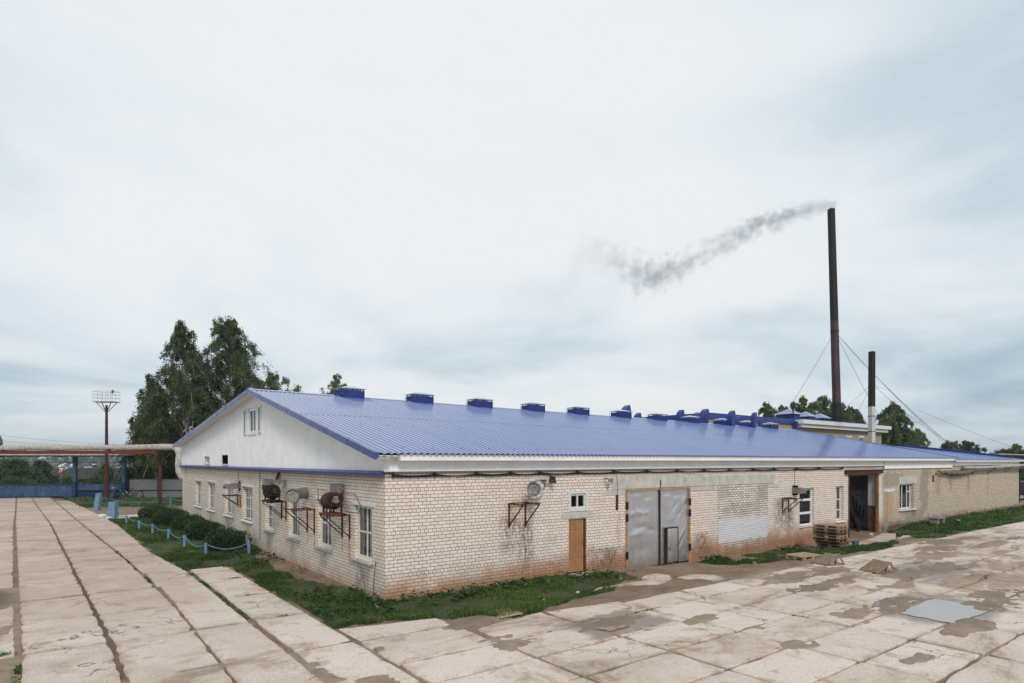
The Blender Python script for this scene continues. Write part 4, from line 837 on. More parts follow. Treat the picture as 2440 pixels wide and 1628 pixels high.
# annex roof
def az(y): return 3.93+.135*(y+.45)
ar = MB(); corrugate(ar, [(-.4, az(-.4), 58.9), (9.2, az(9.2), 58.9)], 42.0, False); ar.quad((42,9.2,az(9.2)+.03),(58.9,9.2,az(9.2)+.03),(58.9,DEPTH,4.7),(42,DEPTH,4.7)); aro = ar.build('annex_roof', M['roof'], B)
q = MB(); q.prism([(58.75,.55,az(.55)),(58.95,.55,az(.55)),(58.95,9.3,az(9.3)),(58.75,9.3,az(9.3))],[(58.75,.55,az(.55)+.2),(58.95,.55,az(.55)+.2),(58.95,9.3,az(9.3)+.24),(58.75,9.3,az(9.3)+.24)]); q.build('roof_upstand', M['blue_dark'], aro)
# ------------------------------------------------------------------ things on the gable wall
def zz2(x, y): return 400+x/4.196, 1050+y/4.196
def bracket(y0, y1, zt, zb, L, label, deck=0.0, axis='left'):
    o = thing('wall_bracket', (0, (y0+y1)/2, zb) if axis == 'left' else ((y0+y1)/2, 0, zb), label, 'bracket', 'rusty brackets on the walls')
    T = (lambda d, u, z: (-d, u, z)) if axis == 'left' else (lambda d, u, z: (u, -d, z))
    for u in (y0, y1):
        m = MB(); m.bar(T(.02,u,zb-.08),T(.02,u,zt+.03),.05,.035); m.bar(T(.02,u,zt),T(L,u,zt),.045,.04); m.bar(T(.03,u,zb),T(L,u,zt-.02),.035,.03)
        m.build('side_frame', M['rust'], o)
    m = MB(); m.bar(T(L,y0-.05,zt+.03),T(L,y1+.05,zt+.03),.045,.03); m.bar(T(.15,y0-.03,zt+.03),T(.15,y1+.03,zt+.03),.045,.03)
    m.build('cross_bar', M['rust'], o)
    if deck: m = MB(); bxd = sorted([T(.2,y0-.06,zt+.045), T(L+.02,y1+.06,zt+.075)]); a, b = bxd; m.box(min(a[0],b[0]),max(a[0],b[0]),min(a[1],b[1]),max(a[1],b[1]),a[2] if a[2]<b[2] else b[2],max(a[2],b[2])); m.build('deck', M['rust_bright'], o)
    return o
bracket(2.42, 3.02, 2.20, 1.54, .72, 'rusty bracket carrying the bright rusty fan nearest the corner', .03)
bracket(5.55, 6.27, 2.17, 1.42, .80, 'empty rusty bracket below the round grey duct elbow on the gable wall')
bracket(8.72, 9.28, 2.27, 1.63, .75, 'rusty bracket carrying the dark sooty fan on the gable wall', .03)
bracket(15.85, 16.35, 2.20, 1.70, .70, 'thin rusty bracket under the small grey hood beyond the drainpipe streaks')
bracket(4.26, 4.92, 2.50, 1.82, .72, 'rusty bracket below the white wrapped duct on the front wall', axis='front')
bracket(20.58, 21.12, 2.06, 1.44, .72, 'rusty bracket left of the three pane plastic window', axis='front')

def fan(y, cpx, bpx, zbot_px, duct_px, label, mat, legs, motor_mat, top_mat):
    """centrifugal fan seen face on: the scroll is a drum whose axis runs along the wall"""
    cx_, cz = FW(*cpx, y); x0, _ = FW(bpx[0], cpx[1], y); x1, _ = FW(bpx[1], cpx[1], y); R = abs(x1-x0)/2
    xm = (x0+x1)/2; _, zb = FW(cpx[0], zbot_px, y)
    dx0, dz1 = FW(*duct_px[0], y); dx1, dz0 = FW(*duct_px[1], y)
    o = thing('centrifugal_fan', (xm, y, zb), label, 'fan', 'old fans on the gable wall')
    T = .46; y1 = y+T
    pts = []
    for i in range(22):
        a = math.pi*.5+2*math.pi*i/22; r = R*(.80+.2*i/22); pts.append((xm+r*math.cos(a), cz+r*math.sin(a)))
    pts = [(max(dx0,xm-R)+.0, dz0)]*0+pts
    m = MB(); m.prism([(px_, y, pz) for px_, pz in pts], [(px_, y1, pz) for px_, pz in pts])
    m.prism([(min(dx0,dx1)-.02,y+.02,cz+R*.3),(max(dx0,dx1)+.02,y+.02,cz+R*.3),(max(dx0,dx1)+.02,y1-.02,cz+R*.3),(min(dx0,dx1)-.02,y1-.02,cz+R*.3)],[(min(dx0,dx1)-.02,y+.02,dz0+.02),(max(dx0,dx1)+.02,y+.02,dz0+.02),(max(dx0,dx1)+.02,y1-.02,dz0+.02),(min(dx0,dx1)-.02,y1-.02,dz0+.02)])
    m.build('scroll_housing', mat, o)
    m = MB(); m.torus((xm,y-.012,cz), (0,1,0), R*.62, .02, 24, 6)
    for k in range(6):
        a = k*math.pi/3; m.bar((xm+.1*math.cos(a),y-.012,cz+.1*math.sin(a)),(xm+R*.62*math.cos(a),y-.012,cz+R*.62*math.sin(a)),.03,.012)
    m.build('face_ring', mat, o)
    mo = MB(); mo.tube([(xm,y-.30,cz),(xm,y-.05,cz),(xm,y-.02,cz)], [.06,.07,.05], 14); mo.tube([(xm,y-.31,cz),(xm,y-.345,cz)], [.04,.035], 12)
    for k in range(10):
        a = k*math.pi/5; mo.bar((xm+.07*math.cos(a),y-.28,cz+.07*math.sin(a)),(xm+.07*math.cos(a),y-.08,cz+.07*math.sin(a)),.010)
    mo.box(xm-.05,xm+.05,y-.24,y-.12,cz+.085,cz+.15); mo.build('motor', motor_mat, o)
    for sx in (-R*.55, R*.55):
        MB().bar((xm+sx,y-.22,zb),(xm+sx,y-.22,cz-.136),.045).build('leg', mat, o); MB().bar((xm+sx,y+T-.04,zb),(xm+sx,y+T-.04,cz-R*.4),.045).build('leg', mat, o)
    lg = MB()
    lg.box(xm-R*.62,xm+R*.62,y-.34,y-.02,cz-.135,cz-.10); lg.build('motor_shelf', mat, o)
    for yy in (y-.24, y+T-.04): MB().bar((xm-R*.6,yy,zb+.02),(xm+R*.6,yy,zb+.02),.05,.03).build('foot_rail', mat, o)
    d = MB(); a, b = min(dx0,dx1), max(dx0,dx1)
    d.prism([(a,y+.03,dz0),(b,y+.03,dz0),(b,y1-.03,dz0),(a,y1-.03,dz0)],[(a+.015,y+.05,dz1-.03),(b-.015,y+.05,dz1-.03),(b-.015,y1-.05,dz1-.03),(a+.015,y1-.05,dz1-.03)])
    d.box(a-.015,b+.015,y+.03,y1-.03,dz1-.03,dz1); d.box(min(b-.03,-.12),0.02,y+.10,y1-.10,dz1-.22,dz1-.07)
    for k in range(4): u = a+(b-a)*(k+.5)/4; d.box(u-.008,u+.008,y+.012,y+.034,dz0+.03,dz1-.05)
    d.build('outlet_duct', top_mat, o)
fan(2.80, zz2(1655,605), (400+1562/4.196, 400+1750/4.196), 1050+733/4.196, (zz2(1668,432), zz2(1750,532)), 'bright rusty fan with pale blue motor on the bracket nearest the corner', M['rust_fan'], 1, M['motor'], M['galv_dull'])
fan(8.65, zz2(1052,515), (400+968/4.196, 400+1133/4.196), 1050+600/4.196, (zz2(978,378), zz2(1043,450)), 'dark sooty fan with grey duct stub beside the far seam of the gable wall', M['black_iron'], 1, M['rust'], M['galv_dull'])
# round duct elbow closed with plastic
def elbow(label, c, axis_out, r, L, face_mat, body_mat, tail, ragged=False):
    o = thing('duct_elbow', (c[0], c[1], c[2]-r), label, 'duct'); m = MB(); c = Vector(c); ax = Vector(axis_out).normalized()
    pts = [Vector(p) for p in tail]+[c+ax*(-.18), c+ax*L]
    m.tube(pts, [r*.86]*len(tail)+[r*.95, r], 20, cap=False); m.torus(c+ax*L, ax, r, .02, 24, 6); m.torus(c+ax*(-.02), ax, r*.99, .018, 24, 6); m.torus(pts[0]*.6+pts[1]*.4, (pts[1]-pts[0]), r*.88, .015, 20, 6)
    m.build('duct_shell', body_mat, o, smooth=True)
    up = Vector((0,0,1)); a = ax.cross(up).normalized(); b = a.cross(ax)
    f = MB(); cc = c+ax*(L-.05); rings = [(0,0)]; vs = [cc-ax*.03]; n = 20
    for j, rr in enumerate((.35,.7,1.0)):
        for i in range(n):
            t = 2*math.pi*i/n; w = -.03*math.cos(j*2+i*1.3)+random.uniform(-.015,.015); vs.append(cc+(a*math.cos(t)+b*math.sin(t))*r*.97*rr+ax*(w*(1-rr*.7)))
    fs = [(0,1+i,1+(i+1)%n) for i in range(n)]
    for j in range(2): fs += [(1+j*n+i, 1+j*n+(i+1)%n, 1+(j+1)*n+(i+1)%n, 1+(j+1)*n+i) for i in range(n)]
    f.add(vs, fs); f.build('plastic_cover', face_mat, o)
    if ragged:
        q = MB(); vs = []; n = 26
        for i in range(n):
            t = 2*math.pi*i/n; k = 1.05+.0*i; d = (a*math.cos(t)+b*math.sin(t))
            e = 1.12+(.62 if (.55 < (t/6.283) < .95 or .4 < t/6.283 < .5) else .12)*random.uniform(.4, 1)
            vs += [c+d*r*1.03+ax*(-.12), c+d*r*1.04+ax*(L-.06), c+d*r*e+ax*(L-.02+random.uniform(-.06,.03))]
        fs = []
        for i in range(n):
            o_ = 3*i; p_ = 3*((i+1)%n); fs += [(o_,p_,p_+1,o_+1),(o_+1,p_+1,p_+2,o_+2)]
        q.add(vs, fs); q.build('wrapping', M['cloth'], o)
    return o
ex, ez = FW(*zz2(1270,550), 5.55)
elbow('round grey duct elbow closed with pale plastic between the two wall fans', (ex, 5.9, ez), (-.25,-1,0), .225, .33, M['cover'], M['galv_dull'], [(.05,6.35,ez+.03),(-.12,6.35,ez+.03),(-.30,6.22,ez+.02)])
ex, ez = FW(900+1595/4.238, 1050+478/4.238, -.62)
elbow('round duct wrapped in torn white plastic under the front eaves', (ex+.12, -.50, ez), (-1,-.72,-.06), .20, .28, M['cover'], M['galv'], [(ex+.62,.02,ez+.05),(ex+.58,-.12,ez+.05),(ex+.45,-.30,ez+.03)], True)
# small hoods
def hood(loc, d1, d2, label, w=.34):
    o = thing('duct_hood', loc, label, 'duct hood', 'small grey duct hoods on the walls'); c = Vector(loc); a = Vector(d1); b = Vector(d2); up = Vector((0,0,1)); h = w*.5
    n_ = a.cross(up).normalized()
    def ring(p, w_, lo, hi): return [p-n_*w_-up*lo, p+n_*w_-up*lo, p+n_*w_+up*hi, p-n_*w_+up*hi]
    r0, r1, r2 = ring(c, h*.8, h*.8, h*.8), ring(c+a*.34, h*.8, h*.8, h*.8), ring(c+a*.72, h*.75, h*.62, h*.12)
    MB().prism(r0, r1).build('duct_stub', M['galv_dull'], o)
    MB().prism([q+a*.002 for q in r1], r2).build('spout', M['galv'], o)
    MB().poly([q+a*.004 for q in r2]).build('spout_mouth_dark', M['painted_dark'], o)  # inner shade of the spout painted as a near-black face
    m = MB(); m.prism(ring(c+a*.335, h*.86, h*.86, h*.86), ring(c+a*.355, h*.86, h*.86, h*.86)); m.build('flange', M['galv_dull'], o)
    m = MB(); ca = c+a*.02; m.prism([ca-b*h*1.3-up*h*1.35, ca+b*h*1.3-up*h*1.35, ca+b*h*1.3+up*h*1.35, ca-b*h*1.3+up*h*1.35],[q+a*.02 for q in [ca-b*h*1.3-up*h*1.35, ca+b*h*1.3-up*h*1.35, ca+b*h*1.3+up*h*1.35, ca-b*h*1.3+up*h*1.35]]); m.build('wall_plate', M['painted_dark'], o)
    return o
hood((-.0, 15.95, 2.66), (-1,0,0), (-.35,-.94,0), 'small grey duct hood over the third window from the far end')
hood((21.62, -.0, 2.42), (0,-1,0), (.94,-.35,0), 'small dark grey duct hood beside the three pane plastic window', .36)
# cables
def sag(p, q, s, n=12): return [tuple(Vector(p).lerp(Vector(q), t)-Vector((0,0,s*4*t*(1-t)))) for t in [i/n for i in range(n+1)]]
cb_ = thing('wall_cable', (.2,-.05,3.4), 'bundle of black cables sagging along the front wall under the eaves', 'cable')
cps = [.22,1.55,3.0,4.3,5.5,7.2,9.0,10.8,12.6,14.4,16.2,18.0,19.8,21.8,24,26.6]
for k, (off, sg) in enumerate(((0,.04),(.025,.06),(-.02,.025))):
    m = MB()
    for a, b in zip(cps[:-1], cps[1:]): m.tube(sag((a,-.055-.008*k,3.46+off),(b,-.055-.008*k,3.46+off),sg*random.uniform(.6,1.3)), .014, 5)
    if k == 0: m.tube([(.22,-.05,3.46),(.1,-.1,3.52),(-.05,-.1,3.5),(-.12,.2,3.45)], .014, 5)
    m.build('cable', M['cable'], cb_)
for a in cps: MB().box(a-.025,a+.025,-.085,-.015,3.40,3.53).build('clip', M['cable'], cb_)
def cable(pts, label, r=.01, name='loose_cable', mat='cable'):
    o = MB().tube(pts, r, 5).build(name, M[mat]); return tag(o, label, 'cable')
cable([(-.03,5.1,3.42-.9),(-.1,5.0,2.9),(-.05,4.6,2.88),(-.2,3.6,2.86),(-.35,2.9,2.88)], 'thin cable strung between the duct elbow and the rusty fan')
cable([(-.3,2.3,2.9),(-.06,1.9,2.86),(-.04,1.5,2.5),(-.05,1.7,2.3),(-.2,2.3,2.32)], 'thin cable looping down right of the rusty fan')
cable([(9.15,-.04,3.4),(9.2,-.04,3.0),(9.2,-.035,2.63)], 'thin cable dropping to the wall slot left of the gate', .008)
cable([(21.7,-.03,3.4),(21.68,-.03,2.6)], 'thin cable dropping to the hood by the plastic window', .008)
cable([(-.03,16.2,3.45),(-.03,16.25,2.9),(-.05,16.1,2.75)], 'thin cable dropping to the grey hood on the gable wall', .008)
cable([(-.03,12.4,3.45),(-.03,12.42,2.5),(-.03,12.38,.4)], 'thin dark cable down the seam of the gable wall', .010)
# floodlights
def floodlight(c, d, label, mat):
    o = thing('floodlight', c, label, 'floodlight'); c = Vector(c); d = Vector(d).normalized(); m = MB()
    m.bar(c, c+Vector((0,-.16,-.02)), .03); b = c+Vector((0,-.18,-.05)); m.build('arm', M['black_iron'], o)
    m = MB(); s = d.cross(Vector((0,0,1))).normalized(); u = s.cross(d)
    r1 = [b-s*.07-u*.06, b+s*.07-u*.06, b+s*.07+u*.06, b-s*.07+u*.06]; r2 = [b+d*.16-s*.12-u*.09, b+d*.16+s*.12-u*.09, b+d*.16+s*.12+u*.09, b+d*.16-s*.12+u*.09]
    m.prism(r1, r2); m.build('lamp_housing', mat, o); MB().poly([q+d*.004 for q in r2]).build('lens', M['glass_dark'], o)
floodlight((5.95,-.02,3.36), (-.5,-.4,-.75), 'small black floodlight under the eaves beside the wrapped duct', M['black_iron'])
floodlight((8.55,-.02,3.24), (.7,-.6,-.3), 'pale grey floodlight on the wall left of the concrete beam', M['galv'])
m = MB()
for k in range(9): a = k*.7; m.tube([(-.03,9.6+.1*math.cos(a),3.4),(-.12,9.6+.17*math.sin(a),3.22-.03*k%3),(-.05,9.6+.15*math.cos(a+1),3.05)], .012, 4)
tag(m.build('cable_tangle', M['cable']), 'tangle of black cable ends under the blue strip above the dark fan', 'cable')
# ------------------------------------------------------------------ loose things along the walls
def zp(x, y): return gh(x, y)
def make_pallet(mat):
    """1.2 x 0.8 m pallet, base at the origin"""
    r = thing('pallet', (0,0,0), '', 'pallet', 'wooden pallets'); h = .144
    for k, yy in enumerate((-.35,0,.35)):
        m = MB(); m.box(-.6,.6,yy-.05,yy+.05,0,.022)
        m.build('bottom_board', mat, r)
        for xx in (-.53,0,.53): MB().box(xx-.065,xx+.065,yy-.05,yy+.05,.0225,.0995).build('block', mat, r)
    m = MB()
    for xx in (-.53,0,.53): m.box(xx-.07,xx+.07,-.4,.4,.10,.1215)
    m.build('stringer', mat, r)
    m = MB()
    for k in range(7): yy = -.35+k*.7/6; m.box(-.6+random.uniform(-.006,.006),.6+random.uniform(-.006,.006),yy-.045,yy+.045,.122,.144)
    m.build('deck_board', mat, r)
    return r
protoA = make_pallet(M['pallet']); protoB = make_pallet(M['pallet_dark']); protoC = make_pallet(M['pallet_grey'])
sx, sy = 21.72, -1.72; z0 = zp(sx, sy)-.03
names = ['wooden pallet at the very bottom of the stack by the doorway','wooden pallet second from the bottom of the doorway stack','wooden pallet third from the bottom of the doorway stack','wooden pallet fourth from the bottom of the doorway stack','wooden pallet fifth from the bottom of the doorway stack','wooden pallet sixth from the bottom of the doorway stack','wooden pallet one below the top of the doorway stack','wooden pallet on top of the stack by the doorway']
for i in range(8):
    src = [protoB, protoA, protoC][(0,2,0,0,1,0,2,1)[i]]; first = i in (0, 1, 4)
    rot = (0, 0, rad(90+random.uniform(-2.5,2.5)+(4 if i == 2 else 0))); loc = (sx+random.uniform(-.03,.03)+(.12 if i < 3 else -.03), sy+random.uniform(-.02,.02)-(.1 if i < 2 else 0), z0+i*.150)
    if first: o = src; o.location = loc; o.rotation_euler = rot; o['label'] = names[i]
    else: o = copy_tree(src, loc, rot, names[i])
    o['group'] = 'pallets stacked beside the doorway'
o = copy_tree(protoA, (16.55,-3.15,max(zp(16.0,-3.4),zp(17.1,-2.9),zp(16.5,-3.2))+.01), (rad(1),0,rad(-6)), 'single pale pallet lying flat on the mud by the wall'); o['group'] = 'loose pallets on the yard'
def ramp_pallet(x, y, rz, label):
    z = max(zp(x, y), -.0)+.005
    r = thing('tipped_pallet', (0,0,0), label, 'pallet', 'loose pallets on the yard')
    m = MB()
    for k in range(5): v = -.38+k*.19; m.prism([(-.55,v-.085,.02),(.28,v-.085,.40),(.28,v+.085,.40),(-.55,v+.085,.02)],[(-.56,v-.085,.045),(.27,v-.085,.425),(.27,v+.085,.425),(-.56,v+.085,.045)])
    m.build('deck_board', M['pallet_grey'], r)
    m = MB()
    for k in range(3):
        v = -.38+k*.38; m.bar((.25,v,.40),(.52,v,.03),.07,.03,(0,1,0)); m.box(.0,.08,v-.04,v+.04,.02,.26)
    m.build('prop', M['pallet_grey'], r)
    m = MB(); m.box(-.6,.62,-.46,-.36,0,.022); m.box(-.6,.62,.36,.46,0,.022); m.box(.5,.6,-.36,.36,0,.022); m.build('base_board', M['pallet_grey'], r)
    r.location = (x, y, z); r.rotation_euler = (0,0,rz); r.scale = (.8,.8,.85); return r
ramp_pallet(15.95,-4.4,rad(-20), 'grey tipped pallet ramp next to the flat pallet')
ramp_pallet(15.75,-6.2,rad(-18), 'grey tipped pallet ramp standing in the wet mud of the yard')
x, y = 22.85, -2.35; z = zp(x, y); o = thing('bucket', (x,y,z), 'teal plastic bucket beside the pallet stack', 'bucket')
m = MB(); m.tube([(x,y,z),(x,y,z+.25)], [.13,.17], 16, cap=False); m.poly([(x+.13*math.cos(k*.3927),y+.13*math.sin(k*.3927),z+.01) for k in range(16)]); m.build('tub', M['bucket'], o)
m = MB(); m.torus((x,y,z+.25), (0,0,1), .17, .012, 20, 6); m.build('rim', M['bucket'], o)
x, y = 36.7, -1.15; z = zp(x, y); o = thing('concrete_bench', (x,y,z), 'low grey concrete block bench by the annex wall', 'bench')
m = MB(); m.box(x-.65,x+.65,y-.25,y+.25,z+.34,z+.46); m.build('slab', M['bench_conc'], o, bevel=.02)
for s in (-.5,.42): m = MB(); m.box(x+s-.1,x+s+.12,y-.22,y+.22,z-.05,z+.338); m.build('leg', M['bench_conc'], o, bevel=.015)
x, y = 35.85, -2.5; z = zp(x, y); o = thing('ground_valve', (x,y,z), 'small rusty pipe valve standing in the grass by the annex', 'valve')
m = MB(); m.tube([(x,y,z-.05),(x,y,z+.34)], .05, 10); m.tube([(x-.16,y,z+.2),(x+.16,y,z+.2)], .045, 10); m.build('pipe', M['black_iron'], o)
m = MB(); m.torus((x,y,z+.38), (0,0,1), .11, .018, 16, 6); m.bar((x-.1,y,z+.38),(x+.1,y,z+.38),.02); m.bar((x,y,z+.33),(x,y,z+.39),.03); m.build('handwheel', M['galv'], o)
def stone(x, y, r, label, mat='stone', z=None, cat='stone', name='stone', group=None):
    z = zp(x, y) if z is None else z; m = MB(); n = 8; vs = []; 
    for j, (rr, h) in enumerate(((.75,-.3),(1.0,.15),(.85,.55),(.4,.85))):
        for i in range(n): a = 2*math.pi*i/n+j*.2; k = r*rr*random.uniform(.8,1.15); vs.append((x+k*math.cos(a), y+k*math.sin(a)*.85, z+r*h*.8*random.uniform(.9,1.1)))
    fs = [tuple(range(n-1,-1,-1)), tuple(range(3*n,4*n))]+[(j*n+i, j*n+(i+1)%n, (j+1)*n+(i+1)%n, (j+1)*n+i) for j in range(3) for i in range(n)]
    return tag(m.add(vs, fs).build(name, M[mat]), label, cat, group)
stone(29.3,-.35,.16, 'pale stone at the foot of the open doorway')
stone(-4.38,35.6,.30, 'larger whitewashed stone at the lane edge by the blue blocks', 'whitehouse'); stone(-4.15,33.4,.24, 'smaller whitewashed stone at the lane edge by the blue block', 'whitehouse')
for k, (x, y, r) in enumerate(((5.0,-2.4,.07),(7.9,-1.4,.06),(8.6,-2.1,.08),(8.3,-1.0,.05),(3.6,-2.5,.05),(14.6,-1.2,.09),(15.2,-1.6,.06),(18.1,-2.4,.08),(17.6,-1.9,.05),(25.3,-2.2,.07),(-.6,.9,.09),(-.45,.5,.06))):
    stone(x, y, r, 'small pale stone lying in the grass and mud along the walls', group='small stones along the walls')
for k in range(6):
    x = random.uniform(14, 20.5); y = random.uniform(-3.4,-1.3)
    stone(x, y, random.uniform(.03,.06), 'small pale stone lying in the grass and mud along the walls', group='small stones along the walls')
m = MB()
gx, gy = G(700+1480/2.9375, 1300+485/2.9375); gz = max(zp(gx, gy), 0)+.01
o = thing('wooden_grate', (gx,gy,gz), 'small slatted wooden grate lying in the grass edge near the corner', 'grate')
for k in range(5): MB().bar((gx-.36, gy-.28+k*.14, gz+.03), (gx+.36, gy-.24+k*.14, gz+.03), .065, .03).build('slat', M['pallet'], o)
for e in (-.28,.28): MB().bar((gx+e,gy-.33,gz),(gx+e,gy+.38,gz),.05,.03).build('bearer', M['pallet_dark'], o)
m = MB(); m.tube([(-.02,.55,1.02),(-.12,.45,.5),(-.3,.1,.0),(-.42,-.25,-.02)], [.012,.016,.02,.022], 6); tag(m.build('leaning_stick', M['stick']), 'thin dark stick leaning on the gable wall by the near corner', 'stick')
m = MB(); m.tube([(-.42,-.28,.05),(-.5,-.62,.02),(-.55,-.8,.03)], [.03,.035,.03], 6); tag(m.build('branch', M['pallet_grey']), 'short grey branch lying in the grass at the near corner', 'branch')
m = MB(); m.tube([(-.03,9.25,1.05),(-.45,9.8,.0)], .012, 5); 
tag(MB().tube([(-.04,17.0,.95),(-.6,17.5,.0)], .015, 5).build('leaning_rod', M['galv']), 'thin rod leaning below the third window from the far end', 'rod')
o = thing('timber_bundle', (30.6,1.0,-.28), 'dark rods and planks leaning inside the open doorway', 'timber')
for k in range(7):
    m = MB(); a = 28.9+k*.16; m.bar((30.3+k*.12, .75+k*.06, -.27), (32.3, 1.3+k*.22, .9+.25*(k%4)), .07, .04); m.build('rod', M['black_iron'], o)
for k, (x, y, rz, L) in enumerate(((14.9,-2.0,.5,.5),(16.9,-1.5,-.3,.9),(18.6,-3.5,.1,1.3),(10.0,-2.6,.7,.3))):
    z = zp(x, y)+.012; c, s = math.cos(rz), math.sin(rz); m = MB(); m.bar((x-c*L/2,y-s*L/2,z),(x+c*L/2,y+s*L/2,z+.02),.11,.022)
    tag(m.build('loose_board', M['pallet']), ['short broken board on the mud right of the gate','weathered board close to the wall by the bricked up opening','long board at the slab edge beside the pallets','tiny board scrap in front of the gate'][k], 'board')
# lagged pipe leaving along the annex wall
o = thing('lagged_pipe', (42,-.3,3.2), 'sagging lagged pipe with torn insulation along the annex wall', 'pipe')
pp = [(44.5,-.22,3.38),(47,-.26,3.36),(50,-.3,3.37),(54,-.34,3.42),(58.6,-.4,3.5),(63,-.5,3.56),(70,-.6,3.66)]
m = MB(); m.tube(pp, .11, 10); m.build('pipe', M['lag'], o, smooth=True)
m = MB(); m.tube([(p[0],p[1]-.02,p[2]-.2-.04*math.sin(p[0])) for p in pp], .05, 8); m.build('thin_pipe', M['lag_dark'], o)
m = MB(); pts = []; rs = []
for k in range(26): t_ = k/25; x = 39.6+t_*8.8; pts.append((x,-.24+.05*math.sin(k*1.7), 3.16-.16*math.sin(min(1,t_*1.25)*math.pi)+.03*math.sin(k*2.3))); rs.append(.05+.16*math.sin(t_*math.pi)*(.8+.35*math.sin(k*2.9)))
m.tube(pts, rs, 9); m.build('torn_lagging', M['lag_dark'], o)
for x in (46,50.5,54.5,58): MB().bar((x,.0,3.28),(x,-.5,3.28),.05).bar((x,-.03,2.95),(x,-.42,3.27),.04).build('hanger', M['rust'], o)

# ------------------------------------------------------------------ left side: chain fence, posts, hedge bushes
def zs6(x, y): return x/3.086, 1120+y/3.086
cps_ = [G(*zs6(*p)) for p in [(930,392),(1025,437),(1123,470),(1238,513),(1357,567),(1515,634),(1832,619)]]
chl = ['blue chain post closest to the tall leaning blue block','blue chain post between the first two hedge bushes','blue chain post third along from the blue block','blue chain post fourth along from the blue block','blue chain post third from the near end of the chain','blue chain post at the near bend of the chain','last blue chain post close to the gable wall']
post0 = None; tops = []
for i, (x, y) in enumerate(cps_):
    h = (.52,.5,.54,.5,.52,.56,.55)[i]
    if post0 is None:
        post0 = thing('chain_post', (0,0,0), chl[0], 'post', 'blue posts of the chain fence')
        m = MB(); m.tube([(0,0,-.1),(0,0,.52)], .06, 12); m.build('tube', M['bluepost'], post0)
        m = MB(); m.tube([(0,0,.521),(0,0,.535),(0,0,.54)], [.062,.06,.02], 12); m.build('cap', M['bluepost'], post0); p = post0
        p.location = (x,y,zp(x,y))
    else: p = copy_tree(post0, (x,y,zp(x,y)), (rad(random.uniform(-3,3)),rad(random.uniform(-3,3)),0), chl[i])
    tops.append((x,y,zp(x,y)+.5))
def chain(p, q, s, label, r=.022, mat='bluepost'):
    pts = sag(p, q, s, 40); m = MB()
    for k in range(40):
        a, b = Vector(pts[k]), Vector(pts[k+1]); m.bar(a-(b-a)*.12, b+(b-a)*.12, r*(1.7 if k%2 else .8), r*(.8 if k%2 else 1.7))
    return tag(m.build('chain', M[mat]), label, 'chain', 'chains of the blue chain fence')
blk2 = G(*zs6(828, 352)); blk1 = G(*zs6(712, 292))
lab = ['blue chain from the leaning block to the first post','blue chain between the first and second posts','blue chain between the second and third posts','blue chain between the third and fourth posts','blue chain between the fourth and fifth posts','blue chain sagging between the two nearest lane side posts','blue chain sagging in front of the nearest hedge bush']
prev = (blk2[0]+.3, blk2[1]-.1, .5)
for i, tp in enumerate(tops): chain(prev, tp, (.16,.12,.12,.14,.2,.26,.24)[i], lab[i]); prev = tp
def leanblock(x, y, w, d, h, lean, label):
    z = zp(x, y); m = MB(); c, s = math.cos(-TH), math.sin(-TH)
    def R_(a, b, zz): return (x+c*a-s*b, y+s*a+c*b, zz)
    m.prism([R_(-w,-d,z-.1),R_(w,-d,z-.1),R_(w,d,z-.1),R_(-w,d,z-.1)],[R_(-w*.8+lean,-d*.8,z+h),R_(w*.8+lean,-d*.8,z+h),R_(w*.8+lean,d*.8,z+h),R_(-w*.8+lean,d*.8,z+h)])
    return tag(m.build('blue_block', M['bluepost'], bevel=.02), label, 'concrete block', 'tall pale blue blocks at the path')
leanblock(blk1[0], blk1[1], .20, .2, 1.34, .18, 'tall pale blue block leaning right beside the rusty mast')
leanblock(blk2[0], blk2[1], .27, .25, 1.12, .06, 'wide pale blue block where the chain fence starts')
p1 = (.6, 41.5); o = copy_tree(post0, (p1[0],p1[1],zp(*p1)), (0,rad(3),0), 'pale blue post in the brown soil beyond the hedge bushes'); o.scale = (1,1,1.5)
chain((blk1[0]+.2,blk1[1],1.0),(p1[0],p1[1],.75),.35,'long slack chain between the leaning block and the far blue post',.018)
chain((p1[0],p1[1],.75),(3.0,37.5,.4),.1,'chain running from the far blue post behind the factory corner',.018)
def leaf_cloud(name, P, S, mat, parent, tone, hang=.0, flat=.0):
    """one small pointed leaf-clump face per point, random attitude"""
    n = len(P); a = RNG.normal(size=(n,3)); a[:,2] = a[:,2]*(1-flat)-hang; a /= np.linalg.norm(a, axis=1)[:,None]
    b = np.cross(a, RNG.normal(size=(n,3))); b /= np.linalg.norm(b, axis=1)[:,None]
    L = S[:,None]; w = L*RNG.uniform(.35,.6,(n,1))
    V = np.stack([P-a*L*.5, P+b*w*.5+a*L*.05, P+a*L*.6, P-b*w*.5+a*L*.05], 1).reshape(-1,3); F = np.arange(4*n).reshape(n,4)
    return np_mesh(name, V, F, mat, parent, {'tone': np.repeat(np.clip(tone,0,1), 4)})
